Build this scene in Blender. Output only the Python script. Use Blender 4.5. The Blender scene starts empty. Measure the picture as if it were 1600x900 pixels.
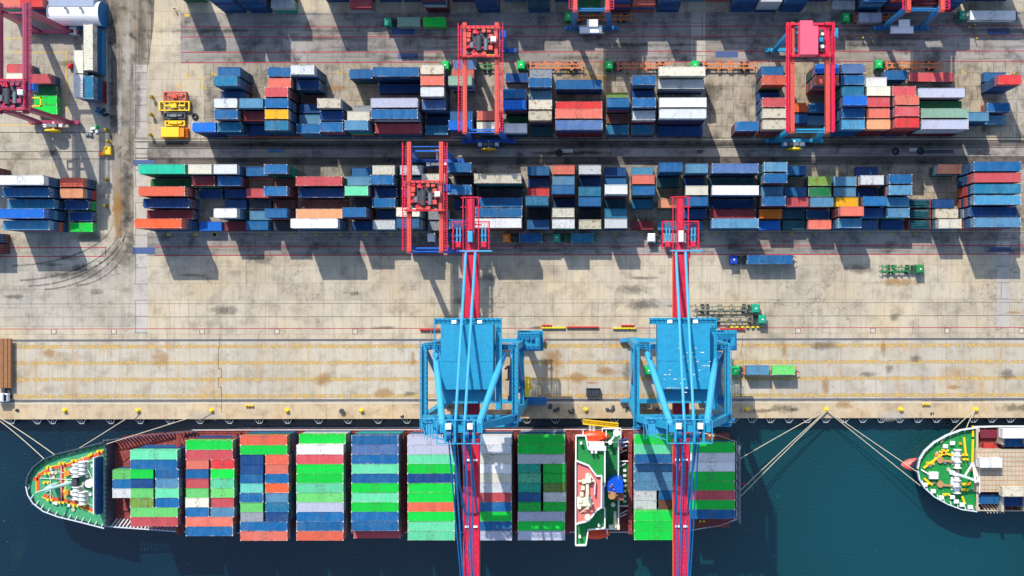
import bpy, math, random
from mathutils import Vector, Matrix, Euler
random.seed(7)
S = bpy.context.scene
COL = S.collection
# ------------------------------------------------------------------ camera, sky, sun, exposure
H = 300.0; F = 1731.0; NX = 925.0; NY = 468.0; A = 0.0016
cam = bpy.data.cameras.new('camera'); co = bpy.data.objects.new('camera', cam); COL.objects.link(co)
co.location = (0, 0, H); co.rotation_euler = (0, 0, -A)
cam.sensor_width = 36; cam.lens = 36*F/1600
cam.shift_x = (800-NX)/1600; cam.shift_y = (NY-450)/1600
cam.clip_start = 1; cam.clip_end = 6000
S.camera = co
ELEV = math.radians(43.5)
SD = Vector((-0.355, 0.935, 0)).normalized()
wd = bpy.data.worlds.new('World'); S.world = wd; wd.use_nodes = True
nt = wd.node_tree; nt.nodes.clear()
sky = nt.nodes.new('ShaderNodeTexSky'); sky.sky_type = 'NISHITA'; sky.sun_disc = False
sky.sun_elevation = ELEV; sky.sun_rotation = math.radians(-20.8); sky.air_density = 1.0; sky.dust_density = 1.0
bg = nt.nodes.new('ShaderNodeBackground'); bg.inputs[1].default_value = 0.15
wo = nt.nodes.new('ShaderNodeOutputWorld')
nt.links.new(sky.outputs[0], bg.inputs[0]); nt.links.new(bg.outputs[0], wo.inputs[0])
sl = bpy.data.lights.new('sun', 'SUN'); sl.energy = 3.1; sl.angle = math.radians(0.5); sl.color = (1, .95, .86)
so = bpy.data.objects.new('sun', sl); COL.objects.link(so)
so.rotation_euler = (-(SD*math.cos(ELEV)+Vector((0, 0, math.sin(ELEV))))).to_track_quat('-Z', 'Y').to_euler()
S.view_settings.view_transform = 'Standard'; S.view_settings.look = 'None'
S.view_settings.gamma = 1; S.view_settings.exposure = 0.96
S.render.engine = 'CYCLES'

def W(px, py, z=0.0):
    dx, dy = px-NX, NY-py
    k = (H-z)/F
    return Vector(((dx*math.cos(A)+dy*math.sin(A))*k, (-dx*math.sin(A)+dy*math.cos(A))*k, z))

# ------------------------------------------------------------------ materials
def srgb(r, g, b):
    f = lambda c: (c/255/12.92 if c/255 <= .04045 else ((c/255+.055)/1.055)**2.4)
    return (f(r), f(g), f(b), 1)
def sc(c, k): return (min(c[0]*k, .95), min(c[1]*k, .95), min(c[2]*k, .95), 1)
class NT:
    def __init__(s, name):
        s.m = bpy.data.materials.new(name); s.m.use_nodes = True
        s.t = s.m.node_tree; s.b = s.t.nodes['Principled BSDF']; s.pos = None
        s.geo = s.t.nodes.new('ShaderNodeNewGeometry')
    def n(s, kind, **kw):
        x = s.t.nodes.new(kind)
        for k, v in kw.items(): setattr(x, k, v)
        return x
    def link(s, a, b): s.t.links.new(a, b)
    def put(s, sock, v):
        if hasattr(v, 'is_output') or isinstance(v, bpy.types.NodeSocket): s.link(v, sock)
        else: sock.default_value = v
    def mapping(s, scale, loc=(0, 0, 0), rot=(0, 0, 0)):
        m = s.n('ShaderNodeMapping'); s.link(s.geo.outputs['Position'], m.inputs[0])
        m.inputs['Scale'].default_value = scale; m.inputs['Location'].default_value = loc; m.inputs['Rotation'].default_value = rot
        return m.outputs[0]
    def noise(s, scale=1, vec=None, detail=3, rough=.5, dist=0):
        x = s.n('ShaderNodeTexNoise'); x.inputs['Scale'].default_value = scale
        x.inputs['Detail'].default_value = detail; x.inputs['Roughness'].default_value = rough; x.inputs['Distortion'].default_value = dist
        s.link(vec if vec is not None else s.geo.outputs['Position'], x.inputs['Vector'])
        return x.outputs['Fac']
    def ramp(s, fac, a, b, va=0.0, vb=1.0):
        x = s.n('ShaderNodeMapRange'); s.link(fac, x.inputs[0])
        for i, v in zip((1, 2, 3, 4), (a, b, va, vb)): x.inputs[i].default_value = v
        return x.outputs[0]
    def mix(s, fac, a, b, mode='MIX'):
        x = s.n('ShaderNodeMix', data_type='RGBA', blend_type=mode)
        s.put(x.inputs[0], fac); s.put(x.inputs[6], a); s.put(x.inputs[7], b)
        return x.outputs[2]
    def math(s, op, a, b=None):
        x = s.n('ShaderNodeMath', operation=op); s.put(x.inputs[0], a)
        if b is not None: s.put(x.inputs[1], b)
        return x.outputs[0]
    def done(s, col, rough=.6, metal=0, bump=None, bs=.3, bd=.05, spec=.4):
        s.put(s.b.inputs['Base Color'], col); s.put(s.b.inputs['Roughness'], rough); s.b.inputs['Metallic'].default_value = metal
        s.b.inputs['Specular IOR Level'].default_value = spec
        if bump is not None:
            x = s.n('ShaderNodeBump'); x.inputs['Strength'].default_value = bs; x.inputs['Distance'].default_value = bd
            s.link(bump, x.inputs['Height']); s.link(x.outputs[0], s.b.inputs['Normal'])
        return s.m
MATS = {}
def plain(name, rgb, rough=.55, k=.62, wear=.35, scale=1.2, metal=0):
    """painted surface with light fading and grime"""
    if name in MATS: return MATS[name]
    c = sc(srgb(*rgb), k); t = NT(name)
    n1 = t.noise(scale, detail=5, rough=.65); n2 = t.noise(scale*6, detail=3)
    col = t.mix(t.ramp(n1, .45, .75, 0, wear), c, sc(c, .55))
    col = t.mix(t.ramp(n2, .55, .8, 0, wear*.6), col, (.5, .5, .48, 1))
    MATS[name] = t.done(col, rough, metal, n2, .15, .02)
    return MATS[name]
def paint(name, rgb, wear=.3, rust=.1, k=.6, rustc=(120, 70, 40)):
    """container paint: roof ribs, sun-bleached streaks, rust blots, each container a little different"""
    c = sc(srgb(*rgb), k); t = NT(name)
    oi = t.n('ShaderNodeObjectInfo')
    lo = t.n('ShaderNodeVectorMath', operation='ADD'); t.link(t.geo.outputs['Position'], lo.inputs[0])
    cm = t.n('ShaderNodeCombineXYZ'); r37 = t.math('MULTIPLY', oi.outputs['Random'], 91.7)
    t.link(r37, cm.inputs[2]); t.link(cm.outputs[0], lo.inputs[1]); V = lo.outputs[0]
    def mp(sx, sy, sz):
        m = t.n('ShaderNodeMapping'); t.link(V, m.inputs[0]); m.inputs['Scale'].default_value = (sx, sy, sz); return m.outputs[0]
    fade = t.noise(.35, V, 4, .6, .6); streak = t.noise(1, mp(1.6, .16, .3), 3, .6); blot = t.noise(1.0, V, 4, .6); fine = t.noise(5, V, 3, .6)
    col = t.mix(t.ramp(fade, .45, .72, 0, wear*.7), c, sc((c[0]*.7+.09, c[1]*.7+.15, c[2]*.7+.15, 1), 1))
    col = t.mix(t.ramp(streak, .5, .68, 0, wear*.7), col, sc((c[0]*.7+.07, c[1]*.7+.085, c[2]*.7+.085, 1), 1))
    col = t.mix(t.ramp(streak, .46, .3, 0, .35), col, sc(c, .62))
    col = t.mix(t.ramp(blot, .62-.12*rust, .72, 0, min(.9, rust*1.8+.15)), col, sc(srgb(*rustc), .8))
    spot = t.noise(1.9, V, 2, .8, 1.5)
    col = t.mix(t.ramp(spot, .62, .68, 0, .55), col, (.035, .035, .04, 1))
    scr = t.noise(2.4, mp(3.0, .35, .4), 3, .8)
    col = t.mix(t.ramp(scr, .62, .74, 0, .1+wear*.5), col, (.6, .58, .55, 1))
    col = t.mix(t.ramp(fine, .6, .75, 0, .35), col, (.03, .03, .03, 1))
    tc = t.n('ShaderNodeTexCoord'); sp = t.n('ShaderNodeSeparateXYZ'); t.link(tc.outputs['Generated'], sp.inputs[0])
    dc = t.math('ABSOLUTE', t.math('SUBTRACT', sp.outputs[0], .5)); dy = t.math('ABSOLUTE', t.math('SUBTRACT', sp.outputs[1], .5))
    r1 = t.math('FRACT', t.math('MULTIPLY', oi.outputs['Random'], 17.3)); r2 = t.math('FRACT', t.math('MULTIPLY', oi.outputs['Random'], 53.9))
    mk = t.noise(1.9, mp(1.6, .9, 1), 4, .7, .1)
    cen = t.math('MULTIPLY', t.math('MULTIPLY', t.ramp(dc, .05, .13, 1, 0), t.ramp(mk, .5, .56, 0, 1)), t.ramp(r1, .45, .6, 0, .5))
    col = t.mix(cen, col, (.05, .05, .055, 1))
    end = t.math('MULTIPLY', t.math('MAXIMUM', t.ramp(dc, .478, .488, 0, 1), t.ramp(dy, .44, .46, 0, .6)), t.math('MULTIPLY', t.ramp(fade, .42, .58, .15, 1), t.ramp(r2, .2, .7, .1, .75)))
    col = t.mix(end, col, t.mix(t.ramp(blot, .45, .55, 0, 1), (.5, .47, .42, 1), sc(srgb(*rustc), .9)))
    pt = t.n('ShaderNodeTexBrick'); t.link(mp(1, 1, 0), pt.inputs['Vector']); pt.inputs['Scale'].default_value = .33; pt.inputs['Mortar Size'].default_value = 0
    pt.inputs['Color1'].default_value = (1, 1, 1, 1); pt.inputs['Color2'].default_value = (.8, .8, .8, 1); pt.inputs['Bias'].default_value = -.5
    col = t.mix(t.ramp(r1, .5, .55, 0, wear*1.3 if wear < .7 else 1), col, t.mix(1.0, col, pt.outputs['Color'], 'MULTIPLY'))
    rv = t.ramp(oi.outputs['Random'], 0, 1, .84, 1.12)
    hs = t.n('ShaderNodeHueSaturation'); t.link(rv, hs.inputs['Value']); t.link(col, hs.inputs['Color'])
    return t.done(hs.outputs[0], .6, 0, blot, .35, .06, .22)
PAL = {  # key: (label words, sRGB, wear, rust)
 'blue': ('blue', (0, 104, 165), .32, .12), 'brightblue': ('vivid blue', (0, 118, 225), .12, .02),
 'dblue': ('dark blue', (0, 74, 140), .2, .05), 'greyblue': ('faded grey-blue', (88, 150, 188), .6, .15),
 'lblue': ('light blue', (70, 155, 198), .5, .15), 'tealblue': ('teal-blue', (8, 125, 165), .5, .2),
 'teal': ('turquoise', (20, 200, 160), .3, .05), 'dteal': ('dark teal', (8, 92, 105), .3, .1),
 'mint': ('pale mint green', (105, 222, 165), .4, .08), 'green': ('vivid green', (0, 222, 70), .08, .02),
 'ltgreen': ('worn light green', (115, 222, 115), .4, .2), 'dgreen': ('dark green', (10, 120, 65), .25, .1),
 'rustgreen': ('rust-stained green', (120, 160, 60), .4, .55), 'sage': ('sage grey-green', (150, 185, 160), .4, .15),
 'orange': ('orange', (255, 105, 50), .18, .05), 'redorange': ('reddish orange', (235, 105, 75), .25, .08),
 'salmon': ('salmon pink', (240, 122, 100), .25, .08), 'pinkred': ('rose red', (215, 85, 90), .25, .06),
 'red': ('bright red', (240, 62, 62), .15, .03), 'maroon': ('dark maroon', (140, 42, 52), .25, .1),
 'brown': ('rusty brown', (120, 72, 58), .3, .4), 'peach': ('peach orange', (250, 168, 120), .2, .12),
 'yellow': ('golden yellow', (255, 190, 20), .08, .05), 'dorange': ('deep orange', (250, 130, 20), .1, .05),
 'white': ('clean white', (248, 248, 245), .05, .02), 'cream': ('stained cream white', (240, 234, 212), .2, .22),
 'greywhite': ('dull grey-white', (222, 225, 226), .3, .3), 'rustcream': ('orange-rusted cream', (225, 215, 190), .3, .6),
 'grey': ('plain grey', (165, 172, 180), .35, .25), 'dgrey': ('dark grey', (60, 66, 78), .3, .2),
 'violet': ('lilac grey', (200, 203, 222), .3, .1), 'violetblue': ('slate violet', (85, 122, 178), .4, .2),
 'cyan': ('pale cyan', (120, 225, 205), .4, .25),
}
CM = {k: paint('container_paint_'+k, v[1], v[2], v[3]) for k, v in PAL.items()}
for k_ in ('rustcream', 'rustgreen'):
    pass
M_cast = plain('casting_white', (225, 225, 220), k=.8)
M_castd = plain('casting_grey', (120, 130, 140))
M_black = plain('rubber_black', (28, 28, 30), .8, 1)
M_dark = plain('dark_steel', (52, 56, 62), .5, 1)
M_white = plain('white_paint', (240, 240, 238), .5, .8, .15)
M_cblue = plain('crane_blue', (0, 160, 205), .5, .66, .55, .9)
M_cblue2 = plain('crane_pale_blue', (60, 170, 218), .45, .68, .2, .4)
M_cdkblue = plain('crane_mid_blue', (0, 110, 172), .4, .7, .3, .4)
M_cred = plain('crane_crimson', (222, 12, 62), .45, .66, .4, .6)
M_rred = plain('gantry_orange_red', (228, 82, 66), .45, .66, .45, .8)
M_rcrim = plain('gantry_crimson', (235, 25, 70), .4, .7, .2, .5)
M_rpink = plain('gantry_pink_red', (250, 95, 120), .4, .72, .1, .5)
M_rblue = plain('gantry_blue', (0, 100, 200), .4, .7, .25, .5)
M_maroon = plain('gantry_maroon', (170, 60, 95), .4, .7, .3, .5)
M_yel = plain('safety_yellow', (250, 205, 20), .5, .75, .3)
M_orange = plain('chassis_orange', (245, 135, 65), .6, .6, .4)
M_ored = plain('lifeboat_orange', (250, 75, 20), .4, .72, .1)
M_gcab = plain('cab_green', (0, 195, 90), .35, .75, .1)
M_tcab = plain('cab_teal', (30, 165, 130), .35, .7, .15)
M_bcab = plain('cab_blue', (10, 70, 190), .35, .7, .15)
M_ocab = plain('cab_orange', (255, 140, 30), .35, .75, .15)
M_deckg = plain('deck_green', (0, 140, 70), .6, .5, .35, .25)
M_deckg2 = plain('deck_fresh_green', (0, 165, 70), .6, .5, .25, .3)
M_deckred = plain('deck_oxide_red', (150, 58, 50), .7, .62, .4, .3)
M_hull = plain('hull_grey_blue', (75, 88, 108), .5, .6, .35, .2)
M_hullw = plain('hull_white', (220, 226, 230), .5, .7, .2, .3)
M_pink = plain('deck_pink', (235, 125, 120), .6, .66, .35, .3)
M_hblue = plain('ship_blue', (10, 80, 150), .5, .65, .3, .4)
M_rope = plain('rope', (200, 190, 165), .9, .7)
M_tan = plain('tan_paint', (205, 150, 95), .6, .6)
M_grn = plain('chassis_green', (30, 140, 70), .6, .6, .4)
M_tch = plain('chassis_olive_grey', (120, 125, 105), .6, .6, .4)
M_beige = plain('hatch_beige', (205, 190, 165), .7, .62, .6, .5)
M_hiviz = plain('hiviz_green', (120, 170, 50), .7, .5, .1)
M_navy = plain('cloth_navy', (30, 34, 60), .8, .8, .1)
M_skin = plain('skin', (160, 110, 80), .6, .8, .05)
M_glass = plain('dark_glass', (18, 28, 38), .12, 1, .05)
M_paintred = None

# ------------------------------------------------------------------ mesh builder
class MB:
    def __init__(s): s.v = []; s.f = []; s.mi = []
    def add(s, vs, fs, mi=0):
        o = len(s.v); s.v += [tuple(v) for v in vs]
        for f in fs: s.f.append(tuple(i+o for i in f)); s.mi.append(mi)
        return s
    def box(s, x0, y0, z0, x1, y1, z1, mi=0):
        return s.add([(x0, y0, z0), (x1, y0, z0), (x1, y1, z0), (x0, y1, z0), (x0, y0, z1), (x1, y0, z1), (x1, y1, z1), (x0, y1, z1)],
              [(3, 2, 1, 0), (4, 5, 6, 7), (0, 1, 5, 4), (1, 2, 6, 5), (2, 3, 7, 6), (3, 0, 4, 7)], mi)
    def cbox(s, c, d, mi=0): return s.box(c[0]-d[0]/2, c[1]-d[1]/2, c[2]-d[2]/2, c[0]+d[0]/2, c[1]+d[1]/2, c[2]+d[2]/2, mi)
    def bevbox(s, x0, y0, z0, x1, y1, z1, b=.15, mi=0):
        a = [(x0, y0, z0), (x1, y0, z0), (x1, y1, z0), (x0, y1, z0), (x0, y0, z1-b), (x1, y0, z1-b), (x1, y1, z1-b), (x0, y1, z1-b),
             (x0+b, y0+b, z1), (x1-b, y0+b, z1), (x1-b, y1-b, z1), (x0+b, y1-b, z1)]
        return s.add(a, [(3, 2, 1, 0), (0, 1, 5, 4), (1, 2, 6, 5), (2, 3, 7, 6), (3, 0, 4, 7), (4, 5, 9, 8), (5, 6, 10, 9), (6, 7, 11, 10), (7, 4, 8, 11), (8, 9, 10, 11)], mi)
    def bar(s, p, q, w, h=None, mi=0, taper=1):
        p = Vector(p); q = Vector(q); h = h or w; d = (q-p).normalized()
        up = Vector((0, 0, 1)) if abs(d.z) < .95 else Vector((0, 1, 0))
        sx = d.cross(up).normalized(); sy = sx.cross(d).normalized()
        vs = []
        for c, k in ((p, 1), (q, taper)):
            for a, b in ((-1, -1), (1, -1), (1, 1), (-1, 1)): vs.append(c+sx*a*w/2*k+sy*b*h/2*k)
        return s.add(vs, [(3, 2, 1, 0), (4, 5, 6, 7), (0, 1, 5, 4), (1, 2, 6, 5), (2, 3, 7, 6), (3, 0, 4, 7)], mi)
    def tube(s, p, q, r, n=8, mi=0, r2=None):
        p = Vector(p); q = Vector(q); r2 = r if r2 is None else r2; d = (q-p).normalized()
        up = Vector((0, 0, 1)) if abs(d.z) < .95 else Vector((0, 1, 0))
        sx = d.cross(up).normalized(); sy = sx.cross(d).normalized()
        vs = []
        for c, rr in ((p, r), (q, r2)):
            for i in range(n):
                a = 2*math.pi*i/n; vs.append(c+sx*math.cos(a)*rr+sy*math.sin(a)*rr)
        fs = [(i, (i+1) % n, n+(i+1) % n, n+i) for i in range(n)]
        fs += [tuple(range(n-1, -1, -1)), tuple(range(n, 2*n))]
        return s.add(vs, fs, mi)
    def prism(s, poly, z0, z1, mi=0, mtop=None):
        n = len(poly); vs = [(x, y, z0) for x, y in poly]+[(x, y, z1) for x, y in poly]
        a = sum(poly[i][0]*poly[(i+1) % n][1]-poly[(i+1) % n][0]*poly[i][1] for i in range(n))
        R = list(range(n)) if a > 0 else list(range(n-1, -1, -1))
        s.add(vs, [tuple(R[::-1])]+[(R[i], R[(i+1) % n], n+R[(i+1) % n], n+R[i]) for i in range(n)], mi)
        o = len(s.v)-2*n; s.f.append(tuple(n+i+o for i in R)); s.mi.append(mi if mtop is None else mtop)
        return s
    def rail(s, pts, h=1.1, r=.05, step=2.5, mi=0):
        for a, b in zip(pts[:-1], pts[1:]):
            a = Vector(a); b = Vector(b); L = (b-a).length; n = max(1, int(L/step))
            for hh in (h, h*.5): s.bar(a+Vector((0, 0, hh)), b+Vector((0, 0, hh)), r*2, r*2, mi)
            for i in range(n+1):
                p = a.lerp(b, i/n); s.bar(p, p+Vector((0, 0, h)), r*2, r*2, mi)
        return s
    def mesh(s, name, mats):
        me = bpy.data.meshes.new(name); me.from_pydata(s.v, [], s.f)
        for m in (mats if isinstance(mats, (list, tuple)) else [mats]): me.materials.append(m)
        me.polygons.foreach_set('material_index', s.mi); me.update()
        return me
    def build(s, name, mats, parent=None, loc=None, label=None):
        o = bpy.data.objects.new(name, s.mesh(name, mats)); COL.objects.link(o)
        if parent is not None: o.parent = parent
        if loc is not None: o.location = loc
        if label: o['label'] = label
        return o
def tag(o, label, cat, group=None, kind=None):
    if label: o['label'] = label
    if cat: o['category'] = cat
    if group: o['group'] = group
    if kind: o['kind'] = kind
    return o
def empty(name, loc, label, cat, group=None, rz=0):
    o = bpy.data.objects.new(name, None); COL.objects.link(o); o.location = loc; o.rotation_euler = (0, 0, rz)
    o.empty_display_size = .5
    return tag(o, label, cat, group)
def copy_tree(o, parent=None):
    c = o.copy(); COL.objects.link(c); c.parent = parent
    for ch in KIDS.get(o.name, []) or [x for x in o.children]: copy_tree(ch, c)
    return c
KIDS = {}
def structure(o): o['kind'] = 'structure'; return o
def quad(name, mat, px0, py0, px1, py1, z, extra=0):
    a = W(px0, py0); b = W(px1, py1)
    return structure(MB().add([(a.x, b.y, z), (b.x, b.y, z), (b.x, a.y, z), (a.x, a.y, z)], [(0, 1, 2, 3)]).build(name, mat))

# ------------------------------------------------------------------ ground materials
def concrete(name, base, dark, bw=5.2, rh=4.6, joint=.055, streak=(1, .08, 1), amt=.5, off=(0, 0), stain=None, cracks=.6):
    t = NT(name); c = sc(srgb(*base), .66); d = sc(srgb(*dark), .6)
    big = t.noise(.028, detail=4, rough=.6, dist=.8); mid = t.noise(.22, detail=5, rough=.65); fin = t.noise(2.2, detail=5, rough=.75)
    st = t.noise(.9, t.mapping(streak), 4, .65)
    br = t.n('ShaderNodeTexBrick'); t.link(t.mapping((1, 1, 1), (off[0], off[1], 0)), br.inputs['Vector'])
    br.offset = .37; br.offset_frequency = 3
    br.inputs['Scale'].default_value = 1; br.inputs['Brick Width'].default_value = bw; br.inputs['Row Height'].default_value = rh
    br.inputs['Mortar Size'].default_value = joint; br.inputs['Mortar Smooth'].default_value = .3; br.inputs['Bias'].default_value = 0
    br.inputs['Color1'].default_value = (1, 1, 1, 1); br.inputs['Color2'].default_value = (.9, .89, .88, 1); br.inputs['Mortar'].default_value = (.58, .56, .53, 1)
    col = t.mix(t.ramp(big, .4, .62, 0, amt), c, sc(c, .66))
    wc = t.noise(.05, t.mapping((1, 1, 1), (50, 9, 0)), 4, .6)
    col = t.mix(t.ramp(wc, .45, .62, 0, .55), col, t.mix(1.0, col, (.93, .98, 1.08, 1), 'MULTIPLY'))
    col = t.mix(t.ramp(wc, .48, .34, 0, .6), col, t.mix(1.0, col, (1.07, .99, .84, 1), 'MULTIPLY'))
    col = t.mix(t.ramp(mid, .49, .68, 0, min(1, amt*1.1)), col, d)
    col = t.mix(t.ramp(mid, .42, .25, 0, .35), col, sc(c, 1.18))
    col = t.mix(t.ramp(st, .5, .72, 0, amt*.75), col, sc(d, .9))
    if stain:
        sn = t.noise(.16, t.mapping((1, .45, 1), (31, 7, 0)), 5, .7)
        col = t.mix(t.ramp(sn, .54, .72, 0, .55), col, sc(srgb(*stain), .6))
    col = t.mix(1.0, col, br.outputs['Color'], 'MULTIPLY')
    if cracks:
        vo = t.n('ShaderNodeTexVoronoi', feature='DISTANCE_TO_EDGE'); vo.inputs['Scale'].default_value = .09
        ad = t.n('ShaderNodeVectorMath', operation='ADD'); t.link(t.geo.outputs['Position'], ad.inputs[0])
        nn = t.n('ShaderNodeTexNoise'); nn.inputs['Scale'].default_value = .35; nn.inputs['Detail'].default_value = 4
        t.link(t.geo.outputs['Position'], nn.inputs['Vector'])
        ml = t.n('ShaderNodeVectorMath', operation='SCALE'); t.link(nn.outputs['Color'], ml.inputs[0]); ml.inputs['Scale'].default_value = 6
        t.link(ml.outputs[0], ad.inputs[1]); t.link(ad.outputs[0], vo.inputs['Vector'])
        cr = t.ramp(vo.outputs['Distance'], .004, .011, 1, 0)
        cr = t.math('MULTIPLY', cr, t.ramp(big, .47, .57, 0, cracks*.8))
        col = t.mix(cr, col, sc(d, .45))
    bk = t.noise(.55, t.mapping((1, 1, 1), (3, 77, 0)), 6, .75)
    col = t.mix(t.ramp(bk, .6, .7, 0, .5), col, sc(d, .5))
    col = t.mix(t.ramp(fin, .58, .76, 0, .5), col, sc(d, .5))
    col = t.mix(t.ramp(fin, .42, .25, 0, .3), col, sc(c, 1.25))
    return t.done(col, .9, 0, fin, .25, .02, .25)
C_yard = concrete('yard_concrete', (216, 201, 174), (140, 130, 116))
C_left = concrete('left_yard_concrete', (202, 192, 173), (125, 118, 108), 6.5, 5, off=(3, 2))
C_apron = concrete('apron_concrete', (212, 202, 182), (150, 130, 100), 3.2, 30, .04, (1, .06, 1), .45, stain=(200, 150, 80), cracks=0)
C_cope = concrete('cope_concrete', (222, 200, 165), (150, 120, 85), 9, 60, .04, (1, .3, 1), .45, stain=(205, 150, 85), cracks=0)
C_stack = concrete('stack_ground', (188, 176, 156), (95, 88, 78), 3.2, 3.6, .09, (1, .25, 1), .75, stain=(150, 110, 60))
C_lane = concrete('lane_concrete', (176, 168, 158), (92, 88, 86), 7, 9, .06, (.05, 1, 1), .8)
C_slab = concrete('drain_slab', (205, 197, 184), (140, 132, 120), 6.4, 4.4, .16, (1, 1, 1), .35, off=(2.0, 0), cracks=0)
C_road = concrete('road_tyre_dark', (178, 166, 148), (52, 52, 54), 60, 60, .01, (.9, .02, 1), 1.25, cracks=0)

def ragged(name, rgb, cover=.5, scale=.8, k=.6, streak=None):
    """worn paint or rubber: shows only where it is left on the concrete"""
    t = NT(name); c = sc(srgb(*rgb), k)
    n = t.noise(scale, t.mapping(streak) if streak else None, 5, .7)
    col = t.mix(t.ramp(n, .3, .7, 0, .5), c, sc(c, .7)); t.done(col, .9)
    tr = t.n('ShaderNodeBsdfTransparent'); mx = t.n('ShaderNodeMixShader'); out = t.t.nodes['Material Output']
    t.link(t.ramp(n, .5-cover*.5, .85-cover*.5, .05, .95), mx.inputs[0]) if False else t.link(t.ramp(n, .62-cover*.4, .5-cover*.4, 0, 1), mx.inputs[0])
    t.link(t.b.outputs[0], mx.inputs[1]); t.link(tr.outputs[0], mx.inputs[2]); t.link(mx.outputs[0], out.inputs[0])
    return t.m
P_red = ragged('line_red_paint', (190, 30, 60), .75, .6, .7)
P_yel = ragged('line_yellow_paint', (226, 186, 108), .2, 1.1, .62, (1.0, .9, 1))
P_yel2 = ragged('box_yellow_paint', (235, 190, 60), .6, .9, .7)
P_blk = ragged('black_paint', (25, 22, 20), .9, .9, 1)
def soft(name, rgb, strength=.8, scale=.6, k=.6):
    t = NT(name); c = sc(srgb(*rgb), k); n = t.noise(scale, None, 5, .75, .6); t.done(t.mix(t.ramp(n, .3, .7, 0, .5), c, sc(c, .7)), .9)
    at = t.n('ShaderNodeAttribute', attribute_name='fall'); tr = t.n('ShaderNodeBsdfTransparent'); mx = t.n('ShaderNodeMixShader'); out = t.t.nodes['Material Output']
    f = t.math('ADD', at.outputs['Fac'], t.ramp(n, .25, .75, -.75, .35)); f = t.ramp(f, .0, .7, 0, strength)
    t.link(f, mx.inputs[0]); t.link(tr.outputs[0], mx.inputs[1]); t.link(t.b.outputs[0], mx.inputs[2]); t.link(mx.outputs[0], out.inputs[0]); return t.m
P_rub = soft('tyre_rubber', (80, 76, 70), .45, 1.2)
P_oil = soft('oil_stain', (88, 82, 74), .42, .5)
P_ochre = soft('ochre_stain', (205, 150, 75), .5, .4)
P_pale = soft('pale_patch', (225, 218, 205), .5, .4, .66)
P_old = ragged('tyre_rubber', (95, 88, 80), .35, .6, .6)
P_steel = plain('steel_plate_blue', (66, 92, 145), .6, .62, .3)

# ------------------------------------------------------------------ ground, quay, water
QY = W(925, 653.8).y       # quay edge
WL = -3.6                  # water level
b = W(0, 229); R1 = W(0, 532.5).y; R2 = W(0, 624.5).y
def sheet(name, mat, x0, y0, x1, y1, z): return structure(MB().add([(x0, y0, z), (x1, y0, z), (x1, y1, z), (x0, y1, z)], [(0, 1, 2, 3)]).build(name, mat))
m = MB(); m.box(-1500, QY, -14, 1500, 2500, 0); structure(m.build('ground', C_yard))
gl = W(169, 214); sheet('left_yard', C_left, -600, W(0, 512).y, W(209, 0).x, 500, .004)
xl = W(236, 0).x
sheet('stack_ground_upper', C_stack, W(318, 0).x, W(0, 219).y, 600, W(0, 99).y, .004)
sheet('stack_ground_lower', C_stack, W(236, 0).x, W(925, 362).y, 600, W(925, 258).y, .004)
sheet('lane', C_lane, W(212, 0).x, W(925, 257).y, 600, W(925, 219.5).y, .008)
sheet('truck_lane_upper', C_lane, W(282, 0).x, W(925, 98).y, 600, W(925, 19).y, .008)
sheet('truck_lane_lower', C_lane, W(212, 0).x, W(925, 399).y, 600, W(925, 363).y, .006)
sheet('apron', C_apron, -1500, W(925, 624).y, 1500, W(925, 532).y, .004)
sheet('cope', C_cope, -1500, QY+.001, 1500, W(925, 628).y, .004)
sheet('pale_kerb_strip', plain('pale_strip', (215, 208, 190), .8, .66), -1500, W(925, 630.3).y, 1500, W(925, 628.6).y, .03)
for i, (y0, y1) in enumerate(((529.2, 532.2), (623.2, 626.4))):
    sheet('crane_rail_channel', M_dark, -1500, W(925, y1).y, 1500, W(925, y0).y, .02)
    yc = W(925, (y0+y1)/2).y
    m = MB(); m.box(-1500, yc-.05, .021, 1500, yc+.05, .06); structure(m.build('crane_rail', plain('rail_steel', (150, 150, 155), .35, .7)))
# road at the left with tyre dirt
def poly(name, mat, pts, z):
    P = [W(*p) for p in pts]
    a = sum(P[i].x*P[(i+1) % len(P)].y-P[(i+1) % len(P)].x*P[i].y for i in range(len(P)))
    if a < 0: P = P[::-1]
    return structure(MB().add([(p.x, p.y, z) for p in P], [tuple(range(len(P)))]).build(name, mat))
poly('road', C_road, [(167, -60), (243, -60), (240, 40), (228, 130), (215, 205), (211, 300), (208, 372), (182, 372), (176, 300), (172, 205), (168, 100)], .012)
for k, (sh, en, bulge) in enumerate([((186, 360), (30, 438), 50), ((190, 365), (45, 447), 46), ((197, 362), (70, 452), 40), ((176, 350), (20, 415), 45), ((203, 368), (120, 446), 25), ((200, 350), (95, 430), 36)]):
    pts = []; n = 14
    for i in range(n+1):
        u = i/n; x = sh[0]+(en[0]-sh[0])*u**1.6; y = sh[1]+(en[1]-sh[1])*(1-(1-u)**1.7)
        pts.append((x, y))
    vs = []; fs = []
    for (x, y) in pts:
        for dy in (-2.2, 0, 2.4): p = W(x, y+dy); vs.append((p.x, p.y, .03+.003*k))
    for i in range(len(pts)-1):
        for j in (0, 1): fs.append((i*3+j, i*3+j+1, i*3+j+4, i*3+j+3))
    o = structure(MB().add(vs, fs).build('tyre_track', P_rub)); o.data.attributes.new('fall', 'FLOAT', 'POINT').data.foreach_set('value', [0.0, 1.0, 0.0]*len(pts))
sheet('drain_strip', C_slab, W(208.5, 0).x, W(925, 520).y, W(229.5, 0).x, W(925, 100).y, .016)
sheet('drain_strip', C_slab, W(1556.5, 0).x, W(925, 512).y, W(1577, 0).x, W(925, 378).y, .016)
sheet('drain_strip', C_slab, W(1080, 0).x, W(925, 215).y, W(1102, 0).x, W(925, 20).y, .013)
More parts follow.
